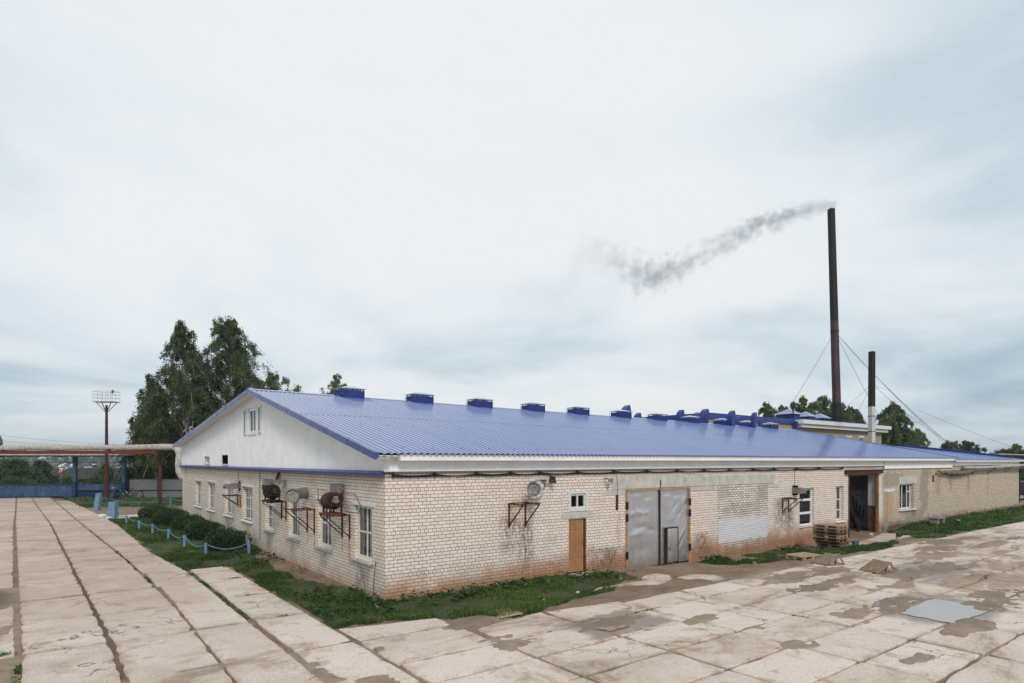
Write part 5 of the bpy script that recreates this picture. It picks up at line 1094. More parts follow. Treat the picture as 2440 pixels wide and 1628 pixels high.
def bush(x, y, rx, ry, h, n, label, cat='bush', mat='hedge_leaf', z=None, ls=(.07,.14), group=None, name='hedge_bush', ang=0):
    z = zp(x, y) if z is None else z; o = thing(name, (x,y,z), label, cat, group)
    nl = 16; lob = [(.62*math.cos(q*2.4)*((q+.5)/nl)**.5, .62*math.sin(q*2.4)*((q+.5)/nl)**.5, RNG.uniform(.42,.58)*(1-.35*(q+.5)/nl), RNG.uniform(.34,.46), RNG.uniform(.0,.4)) for q in range(nl)]
    P = []; T = []
    for (a, b, c, r, tn) in lob:
        k = n//nl; d = RNG.normal(size=(k,3)); d /= np.linalg.norm(d, axis=1)[:,None]; rr = r*RNG.uniform(.55,1.05,(k,1))**.5
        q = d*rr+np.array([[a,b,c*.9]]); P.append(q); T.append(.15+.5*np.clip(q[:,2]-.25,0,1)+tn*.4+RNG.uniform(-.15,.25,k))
    P = np.concatenate(P); T = np.concatenate(T); P[:,2] = np.abs(P[:,2])
    c_, s_ = math.cos(ang), math.sin(ang); ex, ey = P[:,0]*rx, P[:,1]*ry
    W_ = np.stack([x+ex*c_-ey*s_, y+ex*s_+ey*c_, z+P[:,2]*h], 1)
    leaf_cloud('foliage', W_, RNG.uniform(ls[0], ls[1], len(W_)), M[mat], o, T)
    m = MB()
    for k in range(7): a = k*.9; m.tube([(x+.1*math.cos(a),y+.1*math.sin(a),z-.05),(x+.45*rx*math.cos(a),y+.45*ry*math.sin(a),z+h*.7)], [.025,.008], 5)
    m.build('stem', M['bark'], o); return o
hb = [(-1.75,31.8,1.15,1.6,1.05),(-1.45,27.0,1.15,1.5,1.12),(-1.2,22.4,1.0,1.3,1.05),(-1.15,18.2,1.05,1.25,1.12),(-1.15,13.4,1.05,1.1,1.05)]
hl = ['dark round hedge bush farthest back near the pipe post','second dark hedge bush from the far end of the row','middle dark hedge bush of the row along the gable wall','fourth dark hedge bush from the far end of the row','nearest hedge bush behind the sagging chain bend']
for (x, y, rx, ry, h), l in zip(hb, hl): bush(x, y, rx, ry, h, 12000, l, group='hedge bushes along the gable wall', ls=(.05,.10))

# ------------------------------------------------------------------ heating pipe on posts, mast, gate, fence
o = thing('heating_pipe', (-.5,36,0), 'lagged heating pipe on a rusty beam crossing above the lane', 'pipe')
A_ = Vector(DP(424, 1066, 44.6)); Bp = Vector(DP(-260, 1069, 56)); A_.z = 4.86; Bp.z = 4.96
pts = [A_.lerp(Bp, t_) for t_ in [i/24 for i in range(25)]]; pts = [(p.x, p.y, p.z+.025*math.sin(i*1.3)) for i, p in enumerate(pts)]
m = MB(); m.tube(pts, [.21+.015*math.sin(i*2.2) for i in range(25)], 12)
for i in range(60):
    t_ = i/59; q = A_.lerp(Bp, t_); m.torus(q, Bp-A_, .215, .012, 12, 4)
m.build('pipe', M['lag'], o, smooth=True)
dn = (A_-Bp).normalized()
m = MB(); m.tube([DP(416,1067,44.6),DP(423,1070,44.5),DP(427,1082,44.4),DP(427,1105,44.3),DP(428,1124,44.2),DP(433,1137,44),DP(441,1140,43.2)], [.2,.23,.22,.27,.26,.22,.1], 12); m.build('drop_bend', M['lag'], o, smooth=True)
m = MB(); e0 = A_.lerp(Bp, .06); m.bar((e0.x,e0.y,4.50),(Bp.x,Bp.y,4.60),.22,.26); m.build('beam', M['rust_bright'], o)
for px in (382,):
    t0 = DP(px, 1085, 46.2); m = MB(); m.bar((t0[0],t0[1],-.3),(t0[0],t0[1],4.4),.22,.2,(0,1,0)); m.build('post', M['rust'], o)
m = MB(); q = Bp.lerp(A_, .15); m.bar((q.x,q.y,-.3),(q.x,q.y,4.5),.22,.2,(0,1,0)); m.build('post', M['rust'], o)
for t_ in (.2,.55,.87):
    q = A_.lerp(Bp, t_); m = MB(); m.box(q.x-.09,q.x+.09,q.y-.32,q.y-.2,4.62,4.78); m.build('clamp', M['black_iron'], o)
mx_, my_ = -2.75, 57.6; z = zp(mx_, my_)
o = thing('floodlight_mast', (mx_,my_,z), 'tall rusty lighting mast with a railed platform on top', 'mast')
m = MB(); m.tube([(mx_,my_,z-.2),(mx_,my_,z+3.3),(mx_,my_,z+3.32),(mx_,my_,9.4)], [.25,.22,.16,.11], 12); m.build('pole', M['rust'], o)
c_, s_ = math.cos(-TH), math.sin(-TH)
def RM(a, b, zz): return (mx_+c_*a-s_*b, my_+s_*a+c_*b, zz)
m = MB()
for a, b in ((-.85,-.5),(.85,-.5),(-.85,.5),(.85,.5)): m.bar(RM(a*.08,b*.08,8.7),RM(a*.9,b*.9,9.72),.06)
m.build('strut', M['rust'], o)
m = MB(); zb_, zt_ = 9.72, 10.75
for a in (-.95,.95): m.bar(RM(a,-.6,zb_),RM(a,.6,zb_),.06)
for b in (-.6,-.3,0,.3,.6): m.bar(RM(-.95,b,zb_),RM(.95,b,zb_),.07,.04)
m.build('platform', M['galv'], o)
m = MB()
for z_ in (zb_+.38,zb_+.72,zt_):
    m.bar(RM(-.95,-.6,z_),RM(.95,-.6,z_),.022); m.bar(RM(-.95,.6,z_),RM(.95,.6,z_),.022); m.bar(RM(-.95,-.6,z_),RM(-.95,.6,z_),.022); m.bar(RM(.95,-.6,z_),RM(.95,.6,z_),.022)
for a in (-.95,-.48,0,.48,.95):
    for b in (-.6,.6): m.bar(RM(a,b,zb_),RM(a,b,zt_),.022)
m.build('railing', M['galv'], o)
m = MB(); m.bar(RM(.9,-.55,zt_-.2),RM(1.05,-.6,zt_+.1),.12,.16); m.build('lamp', M['galv_dull'], o)
# sliding gate and fixed fence (parallel to the picture, 64 m away)
def GP(px, py, d=64.0): return DP(px, py, d)
go = Vector((GP(90,1187)[0], GP(90,1187)[1], 0)); gx0 = Vector((math.cos(-TH), math.sin(-TH), 0)); gy0 = Vector((-gx0.y, gx0.x, 0))
def gp(u, v, z): q = go+gx0*u+gy0*v; return (q.x, q.y, z)
def pxu(px): return (px-90)/FPX*64
def gbox(m, u0, u1, v0, v1, z0, z1): m.prism([gp(u0,v0,z0),gp(u1,v0,z0),gp(u1,v1,z0),gp(u0,v1,z0)],[gp(u0,v0,z1),gp(u1,v0,z1),gp(u1,v1,z1),gp(u0,v1,z1)])
def gz(py): return EYE-(py-HY)/FPX*64
o = thing('sliding_gate', gp(0,0,0), 'faded blue sliding gate with open truss bars above', 'gate')
u0, u1 = pxu(-60), pxu(172); m = MB(); gbox(m,u0,u1,0,.05,.12,gz(1157)); 
for k in range(9): u = u0+(u1-u0)*k/8; gbox(m,u-.03,u+.03,-.03,-.002,.12,gz(1157))
m.build('sheet', M['bluegate'], o)
m = MB(); gbox(m,u0,u1,-.04,.09,gz(1157),gz(1154)); gbox(m,u0,u1,-.04,.09,.02,.12); m.build('rail', M['bluegate_dark'], o)
m = MB(); zt_ = gz(1102); zm_ = gz(1120)
for k in range(44): u = u0+(u1-u0)*k/43; gbox(m,u-.012,u+.012,.01,.035,gz(1154),zm_)
gbox(m,u0,u1,.0,.05,zm_,zm_+.05); gbox(m,u0,u1,.0,.05,zt_,zt_+.06)
for k in range(9):
    a = u0+(u1-u0)*k/9; b = u0+(u1-u0)*(k+1)/9; m.bar(gp(a,.03,zm_ if k%2 else zt_),gp(b,.03,zt_ if k%2 else zm_),.045)
m.build('bars', M['bars'], o)
m = MB()
for px in (134,141):
    u = pxu(px); m.tube([gp(u,-.25,.05),gp(u,.05,.05)], .12, 12)
gbox(m,pxu(128),pxu(150),-.2,.1,.05,.2); m.build('roller', M['black_iron'], o)
o = thing('fence_panel', gp(pxu(185),0,0), 'dark blue fixed fence panel with vertical bars right of the gate', 'fence')
u0, u1 = pxu(183), pxu(292); m = MB(); gbox(m,u0,u1,.1,.15,-.05,gz(1154)); m.build('sheet', M['bluegate_dark'], o)
m = MB(); gbox(m,u0,u1,.02,.095,gz(1171),gz(1168.5)); m.build('rail', M['black_iron'], o); m = MB(); gbox(m,u0,u1,.07,.098,gz(1168),gz(1154.5)); m.build('upper_sheet', M['bluegate'], o)
m = MB()
for k in range(24): u = u0+(u1-u0)*k/23; gbox(m,u-.012,u+.012,.11,.135,gz(1154),gz(1120))
gbox(m,u0,u1,.1,.15,gz(1120),gz(1119)); gbox(m,u0,u1,.1,.15,gz(1103),gz(1102)); m.build('bars', M['bars'], o)
for px, l in ((179,'blue square gate post between the sliding gate and the fence panel'),(295,'blue square gate post beside the parked bikes')):
    u = pxu(px); m = MB(); gbox(m,u-.16,u+.16,-.16,.18,-.2,gz(1089)); o = thing('gate_post', gp(u,0,0), l, 'post', 'blue posts under the gate canopy'); m.build('column', M['bluegate'], o)
    m = MB(); gbox(m,u-.2,u+.2,-.2,.23,-.2,gz(1148)); m.build('base_sleeve', M['bluegate_dark'], o)
o = thing('gate_canopy', gp(pxu(100),0,gz(1089)), 'thin grey canopy roof over the blue gate posts', 'canopy')
m = MB(); gbox(m,pxu(-60),pxu(300),-1.2,1.2,gz(1088),gz(1086)); m.build('edge_beam', M['black_iron'], o)
m = MB(); gbox(m,pxu(-60),pxu(303),-1.4,1.4,gz(1085.5),gz(1082)); m.build('roof_sheet', M['lag'], o)
# grey sheet fence behind the bikes
o = thing('sheet_fence', gp(pxu(299),.5,0), 'pale grey corrugated sheet fence behind the bikes', 'fence')
u0, u1 = pxu(299), pxu(470); n = int((u1-u0)/.25); m = MB(); zt_ = gz(1142)
for i in range(n):
    a = u0+i*.25; pr = [(a,0),(a+.1,0),(a+.125,.03),(a+.225,.03),(a+.25,0)]
    for (p, dp), (q, dq) in zip(pr[:-1], pr[1:]): m.quad(gp(p,.5-dp,-.0),gp(q,.5-dq,-.0),gp(q,.5-dq,zt_),gp(p,.5-dp,zt_))
m.build('sheet', M['fence_shaded'], o)
m = MB(); gbox(m,u0,u1,.40,.46,gz(1169.5),gz(1168)); gbox(m,u0,u1,.40,.52,zt_-.0,zt_+.05); gbox(m,u0,u1,.35,.55,-.15,-.0); m.build('rail', M['black_iron'], o)
for px in (371.5,301,440): u = pxu(px); m = MB(); gbox(m,u-.05,u+.05,.36,.46,-.1,zt_+.02); m.build('post', M['black_iron'], o)
# bikes
def bike(u, v, flip, paint, label, loaded=True, k=1.0):
    o = thing('bicycle', gp(u,v,0), label, 'bicycle', 'bikes at the sheet fence'); z0 = zp(*gp(u,v,0)[:2]); R = .34*k; f = -1 if flip else 1
    P = lambda a, z, d=0: Vector(gp(u+f*a, v+d+z*.10, z0+z))
    for a in (-.55*k,.55*k):
        m = MB(); m.torus(P(a,R), gy0, R, .042, 28, 6); w = m.build('tyre', M['rubber'], o)
        m = MB(); m.torus(P(a,R), gy0, R-.035, .012, 28, 5)
        for q in range(12): t_ = q*math.pi/6; m.bar(P(a,R), P(a+(R-.03)*math.cos(t_), R+(R-.03)*math.sin(t_)), .006)
        m.build('rim', M['steel'], w)
    bb, st, hd, hf = P(-.08*k,.30*k), P(-.22*k,.80*k), P(.36*k,.84*k), P(.40*k,.72*k)
    m = MB()
    for a, b in ((bb,st),(st,hd),(bb,hf),(P(-.55*k,R),bb),(P(-.55*k,R),P(-.2*k,.74*k)),(hd,hf),(hf,P(.55*k,R))): m.tube([a,b], .022, 6)
    m.build('frame', M[paint], o)
    m = MB(); m.tube([P(.36*k,.84*k),P(.33*k,1.02*k)], .018, 6); m.tube([P(.22*k,1.05*k,-.28),P(.35*k,1.02*k,-.1),P(.35*k,1.02*k,.1),P(.22*k,1.05*k,.28)], .015, 6); m.build('handlebar', M['steel'], o)
    m = MB(); s = P(-.24*k,.92*k); m.tube([P(-.22*k,.8*k),s], .016, 6); m.prism([P(-.38*k,.90*k,-.08),P(-.08*k,.92*k,-.03),P(-.08*k,.92*k,.03),P(-.38*k,.90*k,.08)],[P(-.38*k,.97*k,-.08),P(-.08*k,.95*k,-.03),P(-.08*k,.95*k,.03),P(-.38*k,.97*k,.08)]); m.build('saddle', M['rubber'], o)
    m = MB()
    for a, t0, t1 in ((-.55*k,.35,2.9),(.55*k,.5,2.5)):
        m.tube([P(a+(R+.03)*math.cos(t0+(t1-t0)*i/8), R+(R+.03)*math.sin(t0+(t1-t0)*i/8)) for i in range(9)], .018, 5)
    m.build('mudguard', M['steel'] if loaded else M['rubber'], o)
    m = MB(); m.torus(bb, gy0, .09*k, .012, 14, 5); m.bar(bb, P(-.0*k,.16*k,-.1), .02); m.bar(bb, P(-.16*k,.44*k,.1), .02); m.build('crank', M['rubber'], o)
    if loaded: m = MB(); m.tube([P(.46*k,.96*k),P(.54*k,.96*k)], [.05,.07], 10); m.build('headlamp', M['sign_white'], o)
bike(pxu(291), -.75, True, 'bike_green', 'green bicycle with white front lamp leaning near the blue gate post', k=1.1)
bike(pxu(323), -.2, False, 'bike_grey', 'grey bicycle with dark tyres parked against the sheet fence', False, k=1.02)
# ------------------------------------------------------------------ beyond the gate
x, y, z = DP(147, 1180, 78); o = thing('yield_sign', (x,y,gh(x,y)), 'triangular red and white yield sign on a grey pole beyond the gate', 'road sign')
m = MB(); m.tube([(x,y,gh(x,y)-.1),(x,y,3.5)], .04, 8); m.build('pole', M['galv'], o)
def SG(a, z_, d): return (x+gx0.x*a-gy0.x*d, y+gx0.y*a-gy0.y*d, z_)
zc = EYE-(1120-HY)/FPX*78; s = .50
m = MB(); tri = [(-s,zc+.36),(s,zc+.36),(0,zc-.52)]; m.prism([SG(a,b,.05) for a,b in tri],[SG(a,b,.07) for a,b in tri]); m.build('red_border', M['sign_red'], o)
m = MB(); tri = [(-s*.62,zc+.25),(s*.62,zc+.25),(0,zc-.29)]; m.prism([SG(a,b,.071) for a,b in tri],[SG(a,b,.076) for a,b in tri]); m.build('white_face', M['sign_white'], o)
def house(px0, px1, pye, pyr, d, label, rm, wm, name='house', ridge_in=.0, zg=None, group=None, depth=9):
    """gable house, ridge parallel to the picture"""
    x0, y0, ze = DP(px0, pye, d); x1, y1, _ = DP(px1, pye, d); zr = EYE-(pyr-HY)/FPX*(d+depth/2); cxm, cym = (x0+x1)/2, (y0+y1)/2; zg = min(gh(cxm, cym), ze-2) if zg is None else zg
    o = thing(name, (cxm, cym, zg), label, 'house', group); w = math.hypot(x1-x0, y1-y0)/2
    def H(a, b, c): return (cxm+gx0.x*a+gy0.x*b, cym+gx0.y*a+gy0.y*b, c)
    m = MB(); m.prism([H(-w+.4,.4,zg),H(w-.4,.4,zg),H(w-.4,depth-.4,zg),H(-w+.4,depth-.4,zg)],[H(-w+.4,.4,ze+.1),H(w-.4,.4,ze+.1),H(w-.4,depth-.4,ze+.1),H(-w+.4,depth-.4,ze+.1)])
    for s_ in (-1,1): m.poly([H(s_*(w-.4),.4,ze+.1),H(s_*(w-.4),depth-.4,ze+.1),H(s_*(w-.4),depth/2,zr-.15)])
    m.build('wall', wm, o)
    m = MB()
    for b0, b1 in ((0,depth/2),(depth,depth/2)): m.prism([H(-w,b0,ze),H(w,b0,ze),H(w,b1,zr),H(-w,b1,zr)],[H(-w,b0,ze+.14),H(w,b0,ze+.14),H(w,b1,zr+.14),H(-w,b1,zr+.14)])
    m.build('roof', rm, o)
    m = MB()
    for k in range(3): a = -w*.6+k*w*.6; m.prism([H(a-.5,.37,zg+.9),H(a+.5,.37,zg+.9),H(a+.5,.39,zg+.9),H(a-.5,.39,zg+.9)],[H(a-.5,.37,min(zg+2.1,ze)),H(a+.5,.37,min(zg+2.1,ze)),H(a+.5,.39,min(zg+2.1,ze)),H(a-.5,.39,min(zg+2.1,ze))])
    m.build('window', M['glass_dark'], o); return o
house(107, 288, 1143, 1117, 98, 'long old house with weathered dark grey roof beyond the gate', M['old_roof'], M['log'], depth=11)
fl = ['tiny white roofed house far off left of the yield sign','tiny pale house far off just right of the yield sign','tiny pale house far off near the first gate post','tiny white house far off right of the first gate post','tiny white gabled house far off left of the mast','tiny pale house far off right of the mast','tiny white house far off beside the second gate post']
for k, (a, b, d) in enumerate(((136,146,300),(149,155,340),(160,168,320),(198,206,310),(208,218,330),(274,281,330),(286,293,320))):
    house(a, b, 1112+random.uniform(-2,2), 1106+random.uniform(-1,1), d, fl[k], M['whitehouse'] if k%2 == 0 else M['old_roof'], M['whitehouse'], 'far_house', group='far off village houses', depth=7)
# wooded hills far away: one mass of crowns
P = []; T = []; S_ = []
for i in range(640):
    px = RNG.uniform(-700, 4000); d = RNG.uniform(650, 1250); x, y, _ = DP(px, HY, d)
    h = RNG.uniform(9, 15); zt = gh(x, y); k = 26; r = RNG.uniform(5, 10)
    q = RNG.normal(size=(k,3)); q /= np.linalg.norm(q, axis=1)[:,None]; q *= RNG.uniform(.5,1,(k,1))**.5
    P.append(np.stack([x+q[:,0]*r, y+q[:,1]*r, zt+h*.5+q[:,2]*h*.55], 1)); T.append(np.full(k, RNG.uniform(.1,.7))+RNG.uniform(-.2,.2,k)); S_.append(RNG.uniform(4,7.5,k))
for i in range(420):
    px = RNG.uniform(-160, 480); d = RNG.uniform(150, 560); x, y, _ = DP(px, HY, d)
    h = RNG.uniform(4, 9); zt = gh(x, y); k = 40; r = RNG.uniform(2.5, 6); 
    q = RNG.normal(size=(k,3)); q /= np.linalg.norm(q, axis=1)[:,None]; q *= RNG.uniform(.5,1,(k,1))**.5
    P.append(np.stack([x+q[:,0]*r, y+q[:,1]*r, zt+h*.45+q[:,2]*h*.5], 1)); T.append(np.full(k, RNG.uniform(.1,.9))+RNG.uniform(-.2,.2,k)); S_.append(RNG.uniform(1.2,2.6,k))
fo = leaf_cloud('distant_woods', np.concatenate(P), np.concatenate(S_), M['forest_leaf'], None, np.concatenate(T)); tag(fo, 'hazy mass of distant woods and gardens on the hills', 'woods', kind='stuff')

# ------------------------------------------------------------------ trees
def tree(name, base, H, prof, n, label, lean=(0,0), ls=(.12,.26), mat='birch_leaf', bark='birch_bark', limbs=46, droop=.5, seed=1, group=None, tr=.22, z=None, first=.12, dens=1.0, cat='tree'):
    """prof: (height share, crown radius) pairs; branches leave a tapering trunk, rise, then hang; leaves follow the branches"""
    r = np.random.default_rng(seed); x, y = base; z = gh(x, y) if z is None else z
    o = thing(name, (x,y,z), label, cat, group); tp = []; rs = []
    for i in range(9):
        t_ = i/8; w = .04*H*(1-t_)*t_; tp.append((x+lean[0]*t_*t_+w*math.sin(i*1.9+seed), y+lean[1]*t_*t_+w*math.cos(i*1.3+seed), z-.2+(H*.97+.2)*t_)); rs.append(tr*(1-t_)**.8+.02)
    m = MB(); m.tube(tp, rs, 8)
    def tpos(t_):
        k = min(int(t_*8), 7); f = t_*8-k; return np.array(tp[k])*(1-f)+np.array(tp[k+1])*f
    P = []; T = []; ph = [q[0] for q in prof]; pr = [q[1] for q in prof]
    for i in range(limbs):
        t_ = first+(1-first)*((i+.5)/limbs)**.85; a = i*2.39996+r.uniform(-.5,.5); L = float(np.interp(t_, ph, pr))*r.uniform(.5,1.2)
        up = L*r.uniform(.45,1.25); p0 = tpos(max(0.03, t_-up*.75/H)); dr = droop*L*r.uniform(.5,1.3)
        ns = 9; br = []
        for k in range(ns+1):
            s_ = k/ns; br.append(p0+np.array([math.cos(a)*L*s_, math.sin(a)*L*s_, up*math.sin(s_*2.2)-dr*s_**2.5]))
        m.tube([tuple(q) for q in br], [max(.012, tr*.28*(1-t_*.6)*(1-k/ns)+.008) for k in range(ns+1)], 5, cap=False)
        br = np.array(br); tone = r.uniform(0,.55); w_ = L*(.5+.5*(1-t_))+.25
        nt_ = max(3, int(10*L/1.8))
        for j in range(nt_):                                        # twigs with hanging sprays
            s_ = r.uniform(.18,1.0)**.8; f = s_*ns; k = min(int(f), ns-1); c = br[k]*(1-(f-k))+br[k+1]*(f-k); kk = max(5, int(n*w_/(limbs*nt_*1.0)*dens))
            d = r.normal(size=3)*np.array([1,1,.45]); d /= np.linalg.norm(d); ln = r.uniform(.2,.8)*(.30*L+.45); u = r.uniform(0,1,kk)
            q = c+d*ln*u[:,None]; q[:,2] -= droop*1.1*ln*u**2*r.uniform(.4,1.6); q += r.normal(size=(kk,3))*np.array([.10,.10,.2])*(.5+.22*L)
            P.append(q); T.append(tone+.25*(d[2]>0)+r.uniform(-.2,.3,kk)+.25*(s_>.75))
    # leader tip sprays
    for j in range(14):
        c = tpos(r.uniform(.82,1.0)); kk = max(6, int(n/400)); P.append(c+np.clip(r.normal(size=(kk,3)),-1.6,1.6)*np.array([.25,.25,.32])); T.append(r.uniform(.1,.6,kk))
    m.build('trunk', M[bark], o, smooth=True)
    P = np.concatenate(P); T = np.concatenate(T); leaf_cloud('crown', P, r.uniform(ls[0], ls[1], len(P)), M[mat], o, T, hang=.5*droop)
    return o
def at(px, d): q = DP(px, HY, d); return (q[0], q[1])
def Hh(py, d, base): return EYE-(py-HY)/FPX*d-gh(*base)
def T_(px, py, d, prof_px, n, label, **k):
    b = at(px, d); H = Hh(py, d, b); pr = [(h, w/FPX*d) for h, w in prof_px]; return tree('birch_tree' if k.get('bark','birch_bark') == 'birch_bark' else 'leafy_tree', b, H, pr, n, label, **k)
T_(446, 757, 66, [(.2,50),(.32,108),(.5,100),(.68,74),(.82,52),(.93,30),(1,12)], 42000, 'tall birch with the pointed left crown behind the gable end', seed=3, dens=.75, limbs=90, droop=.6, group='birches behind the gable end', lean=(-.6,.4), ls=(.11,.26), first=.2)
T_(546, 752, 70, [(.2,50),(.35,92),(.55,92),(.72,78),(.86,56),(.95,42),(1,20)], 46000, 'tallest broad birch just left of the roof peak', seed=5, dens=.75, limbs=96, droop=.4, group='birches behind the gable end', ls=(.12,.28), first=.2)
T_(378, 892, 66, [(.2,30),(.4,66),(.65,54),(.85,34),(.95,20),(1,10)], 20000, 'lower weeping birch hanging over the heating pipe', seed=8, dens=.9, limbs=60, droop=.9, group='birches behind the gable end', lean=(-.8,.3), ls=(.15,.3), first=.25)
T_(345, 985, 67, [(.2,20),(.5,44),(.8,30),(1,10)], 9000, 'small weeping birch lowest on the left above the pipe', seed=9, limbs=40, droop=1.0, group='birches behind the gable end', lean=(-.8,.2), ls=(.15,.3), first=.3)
T_(655, 882, 74, [(.1,40),(.5,62),(.82,56),(.94,34),(1,12)], 16000, 'smaller green tree showing above the ridge near the roof peak', seed=11, limbs=44, droop=.15, mat='birch_pale', bark='bark')
T_(705, 916, 80, [(.1,30),(.5,40),(.88,40),(.96,26),(1,12)], 9000, 'low green treetop just clear of the ridge right of the roof peak', seed=12, limbs=30, droop=.15, mat='birch_pale', bark='bark')
T_(800, 882, 92, [(.1,30),(.5,34),(.85,36),(.94,30),(1,14)], 14000, 'lone birch top beside the nearest roof vent', seed=13, limbs=40, droop=.5, mat='birch_pale')
T_(768, 915, 94, [(.1,14),(.6,14),(1,4)], 2200, 'thin birch top left of the nearest roof vent', seed=14, limbs=20, droop=.5, mat='birch_pale')
bt = [(1828,955,112,22,'slender birch top farthest left behind the boiler house'),(1868,962,116,26,'low birch top behind the pyramid roof cowls'),(1915,942,112,34,'birch top left of the tall chimney'),(1965,940,116,36,'birch top just behind the tall chimney'),(2005,955,112,30,'birch top right of the tall chimney'),(2035,968,118,24,'low birch top between the two chimneys')]
for k, (px, py, d, w, l) in enumerate(bt): T_(px, py, d, [(.2,w),(.6,w*1.1),(.85,w*1.15),(.94,w*.95),(1,w*.45)], 14000, l, seed=20+k, limbs=36, droop=.5, mat='birch_pale', group='birches behind the boiler house', ls=(.25,.5))
T_(2128, 958, 100, [(.05,46),(.45,54),(.75,50),(.92,32),(1,12)], 22000, 'full dark birch right of the short chimney', mat='birch_pale', seed=31, limbs=60, droop=.5, ls=(.22,.45), group='birches right of the short chimney')
T_(2185, 1020, 100, [(.1,34),(.5,38),(.8,32),(.93,20),(1,8)], 10000, 'lower rounded birch right of the full dark birch', mat='birch_pale', seed=32, limbs=40, droop=.5, ls=(.22,.45), group='birches right of the short chimney')
for k, (px, py, w) in enumerate(((2262,1052,26),(2300,1050,28),(2328,1062,18))): T_(px, py, 125, [(.2,w),(.7,w),(.93,w*.95),(1,w*.4)], 8000, ['small birch top above the annex parapet, left one','small birch top above the annex parapet, middle one','small birch top above the annex parapet, right one'][k], seed=40+k, limbs=30, droop=.3, ls=(.3,.5), group='birch tops above the annex')
for k, (px, py, w) in enumerate(((2395,1070,18),(2420,1060,24),(2445,1072,20))): T_(px, py, 120, [(.2,w),(.7,w),(.93,w*.9),(1,w*.4)], 8000, ['bushy treetop behind the dark canopy at the right edge, left one','pointed treetop behind the dark canopy at the right edge','bushy treetop cut by the right picture edge'][k], seed=50+k, limbs=28, droop=.2, ls=(.3,.5), bark='bark', mat='bush_leaf', group='treetops at the right edge')
T_(-8, 1030, 90, [(.1,30),(.5,30),(.8,18),(1,5)], 6000, 'dark leafy tree cut by the left picture edge above the pipe', seed=60, limbs=34, droop=.2, bark='bark')
for k, (px, py, d, w, l) in enumerate(((40,1098,84,60,'dark tree mass behind the sliding gate at the left edge'),(100,1100,90,34,'dark rounded tree behind the sliding gate'),(252,1110,92,24,'dark tree behind the lighting mast'),(330,1106,72,44,'green tree behind the sheet fence beside the gate post'),(392,1100,70,46,'green tree behind the middle of the sheet fence'),(310,1120,66,24,'bright green shrub tree close behind the sheet fence'),(2452,1120,70,16,'green shrub at the right edge past the annex'))):
    T_(px, py, d, [(.02,w*.8),(.4,w),(.8,w*.7),(1,w*.2)], 7000, l, seed=70+k, limbs=34, droop=.1, bark='bark', mat='bush_leaf' if k in (3,4,5,6) else 'birch_leaf', ls=(.2,.42))
for k, (px, py, d, rx, h, l) in enumerate(((25,1176,70,1.4,2.6,'pale green bush seen through the gate bars at the left'),(58,1176,71,1.6,2.2,'rounded green bush seen through the gate bars'),(98,1176,70,1.2,1.5,'low green bush below the dark roofed house'),(165,1176,74,1.1,2.6,'green bush in front of the dark roof by the yield sign'),(228,1176,74,1.2,2.6,'dark green bush in front of the dark roof by the mast'),(268,1176,71,1.1,1.8,'yellow green bush behind the fence panel'))):
    x, y, _ = DP(px, HY, d); bush(x, y, rx, rx, h, 2600, l, mat='bush_leaf', ls=(.14,.3), name='garden_bush', group='garden bushes beyond the gate')

# ------------------------------------------------------------------ boiler house, chimneys
BO = thing('boiler_house', (66,22,0), 'taller tan brick boiler house with white fascia behind the factory', 'building')
m = MB(); m.box(46.4,63.5,22.3,34,-.5,8.2); m.box(63.5,86.6,22,36,-.5,7.9); m.build('wall', M['brick_far'], BO)
m = MB(); m.box(46.2,63.45,22.1,34.2,8.2,8.78); m.box(63.8,87,21.8,36,8.78,8.9); m.build('parapet', M['blue_trim'], BO)
m = MB(); m.box(63.4,87.3,21.4,36.2,7.84,8.22); m.prism([(63.2,21.1,8.25),(87.6,21.1,8.25),(87.6,36.4,8.25),(63.2,36.4,8.25)],[(63.2,21.1,8.72),(87.6,21.1,8.72),(87.6,36.4,8.72),(63.2,36.4,8.72)]); m.build('fascia', M['white_trim'], BO)
x, z = FW(1896, 996, 21.9); m = MB(); m.box(x-.18,x+.18,21.7,22.05,3,8.5); m.build('downpipe', M['blue_trim'], BO)
for px in (2022, 2051, 2078, 1985):
    x, z = FW(px, 1042, 22); m = MB(); a = .75; m.box(x-a,x-a+.1,21.93,22.05,z-1.6,z); m.box(x+a-.1,x+a,21.93,22.05,z-1.6,z); m.box(x-a+.1,x+a-.1,21.93,22.05,z-.1,z); m.box(x-.04,x+.04,21.94,22.05,z-1.6,z-.1); m.box(x-a-.1,x+a+.1,21.9,22.1,z+.01,z+.2); w = m.build('window', M['white_wood'], BO)
    m = MB(); m.box(x-a+.1,x+a-.1,21.98,22.02,z-1.6,z-.1); m.build('pane', M['glass_dark'], w)
for px, py, wpx, in ((1879,984,22),(1919,990,20),(1953,994,20)):
    x, z = FW(px, py, 25); w = wpx/17.0; m = MB(); m.box(x-w*.75,x+w*.75,25-w*.75,25+w*.75,8,z-.25); c = m.build('roof_cowl', M['blue_dark'], BO)
    m = MB(); m.prism([(x-w,25-w,z-.22),(x+w,25-w,z-.22),(x+w,25+w,z-.22),(x-w,25+w,z-.22)],[(x-.05,24.95,z+.5),(x+.05,24.95,z+.5),(x+.05,25.05,z+.5),(x-.05,25.05,z+.5)]); m.build('cowl_cap', M['roof'], c)
x, z = FW(1890, 970, 24); m = MB(); m.tube([(x,24,8),(x,24,z)], .1, 8); m.build('flue_pipe', M['black_iron'], BO)
def wire(m, p, q, s=.0, r=.022): m.tube(sag(p, q, s, 14), r, 5, cap=False)
cb0 = Vector(DP(1995, 1012, 82)); ct0 = Vector(DP(1980.5, 498, 82))
CH = thing('tall_chimney', (cb0.x,cb0.y,8.7), 'very tall dark brown smoking chimney on the boiler house', 'chimney')
